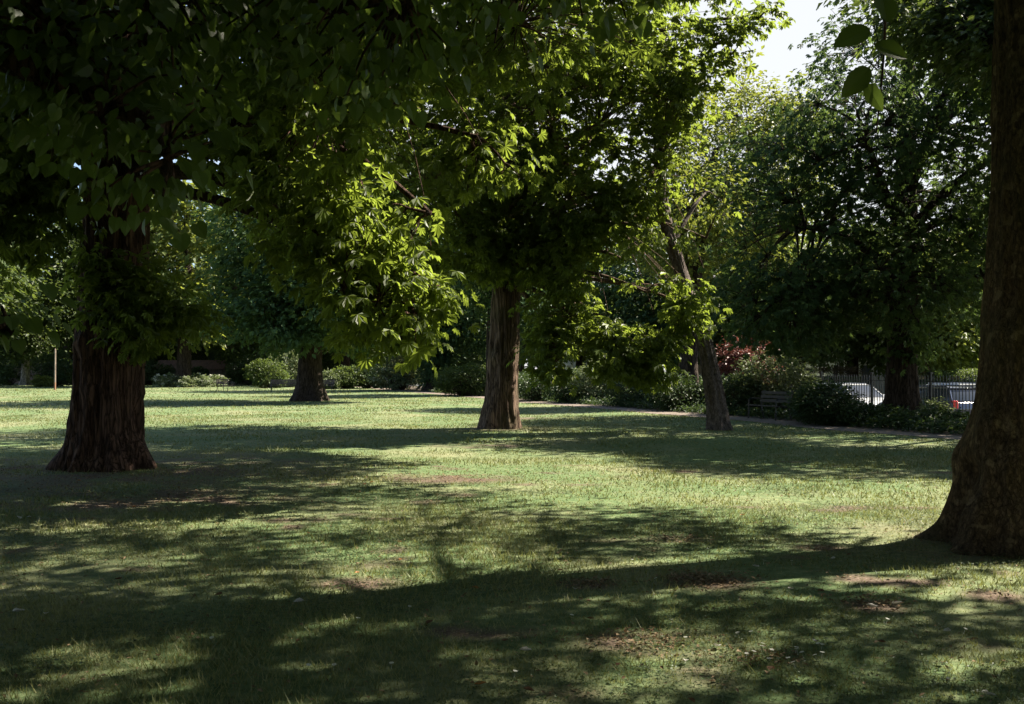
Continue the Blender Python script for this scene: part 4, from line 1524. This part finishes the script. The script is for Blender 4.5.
M['leaf_orange'] = leaf_mat('orange_dead_leaf', (.26, .11, .04), (.42, .2, .07), (.3, .13, .03), .3, .6, .2)
M['leaf_brown'] = leaf_mat('brown_dead_leaf', (.10, .055, .03), (.19, .11, .06), (.14, .07, .03), .2, .7, .1)
M['leaf_white'] = leaf_mat('bleached_dead_leaf', (.40, .38, .35), (.58, .56, .52), (.3, .28, .22), .2, .6, .2)


def fallen_leaf(mat, seed):
    r = np.random.default_rng(seed)
    prof = [(0, 0), (.12, .20), (.35, .34), (.62, .30), (.85, .13), (1.0, 0), (.85, -.14), (.6, -.32), (.33, -.33), (.1, -.2)]
    vs = [(.45, 0, .02)]
    for a_, b_ in prof:
        vs.append((a_, b_ + r.normal(0, .03), .05 + abs(b_) * .55 + r.normal(0, .03) + .16 * (a_ - .5) ** 2))
    vs.append((-.3, r.normal(0, .08), .06))
    vs.append((-.3, r.normal(0, .08) + .03, .06))
    fs = [(0, 1 + j, 1 + (j + 1) % 10) for j in range(10)] + [(1, 11, 12)]
    return mesh_obj('fallen_leaf', np.array(vs) - np.array([.45, 0, 0]), np.array(fs), mat, tint=r.random(len(vs)))


for mat, lab, grp, spots, sz in (
    ('leaf_orange', 'small curled orange leaf lying on the grass', 'orange fallen leaves',
     [(400, 542), (401, 560), (310, 534), (268, 529), (358, 573), (473, 513), (950, 453), (372, 484), (80, 483), (135, 509), (475, 588), (365, 486), (480, 684), (742, 515)], .06),
    ('leaf_brown', 'brown curled leaf lying on the grass', 'brown fallen leaves',
     [(590, 618), (505, 640), (618, 664), (528, 690), (300, 640), (160, 655), (60, 640), (880, 640), (690, 700), (770, 668), (940, 660), (220, 595), (120, 580), (430, 622), (560, 570), (820, 590)], .06),
    ('leaf_white', 'bleached pale leaf lying on the grass', 'pale fallen leaves',
     [(716, 645), (20, 612), (48, 614), (985, 692), (832, 558), (300, 602), (870, 605), (895, 602), (945, 629), (20, 520), (30, 519), (684, 660), (755, 566), (790, 588), (815, 640), (525, 650), (575, 589)], .075)):
    src = None
    rg = random.Random(len(spots))
    for px, py in spots:
        d = EYE * F / (py - HOR)
        p = at(px, d)
        if src is None:
            src = o = fallen_leaf(M[mat], len(lab))
        else:
            o = src.copy()
            COL.objects.link(o)
        k = sz * rg.uniform(.7, 1.15)
        o.location = (p[0], p[1], gz(p[0], p[1]) + .018)
        o.scale = (k, k, k)
        o.rotation_euler = (rg.uniform(-.25, .25), rg.uniform(-.25, .25), rg.uniform(0, 6.28))
        tag(o, lab, 'leaf', grp)


def daisy():
    vs, fs = [], []
    for k in range(12):
        a = k * math.tau / 12
        i = len(vs)
        vs += [(0, 0, .035), (.012 * math.cos(a - .2), .012 * math.sin(a - .2), .037), (.014 * math.cos(a), .014 * math.sin(a), .036), (.012 * math.cos(a + .2), .012 * math.sin(a + .2), .037)]
        fs += [(i, i + 1, i + 2), (i, i + 2, i + 3)]
    i = len(vs)
    vs += [(-.0015, 0, 0), (.0015, 0, 0), (0, .0015, .036)]
    fs.append((i, i + 1, i + 2))
    return mesh_obj('daisy', np.array(vs), np.array(fs), M['flower'], tint=np.full(len(vs), .8))


dz = daisy()
rg = random.Random(3)
for k in range(36):
    px, py = (rg.gauss(765, 28), rg.gauss(652, 8)) if k < 16 else (rg.uniform(150, 980), rg.uniform(560, 695))
    o = dz if k == 0 else dz.copy()
    if k:
        COL.objects.link(o)
    p = at(px, EYE * F / (py - HOR))
    o.location = (p[0], p[1], gz(p[0], p[1]) + .012)
    o.rotation_euler = (rg.uniform(-.3, .3), rg.uniform(-.3, .3), rg.uniform(0, 6))
    tag(o, 'tiny white daisy open among the short grass', 'flower', 'daisies in the lawn')
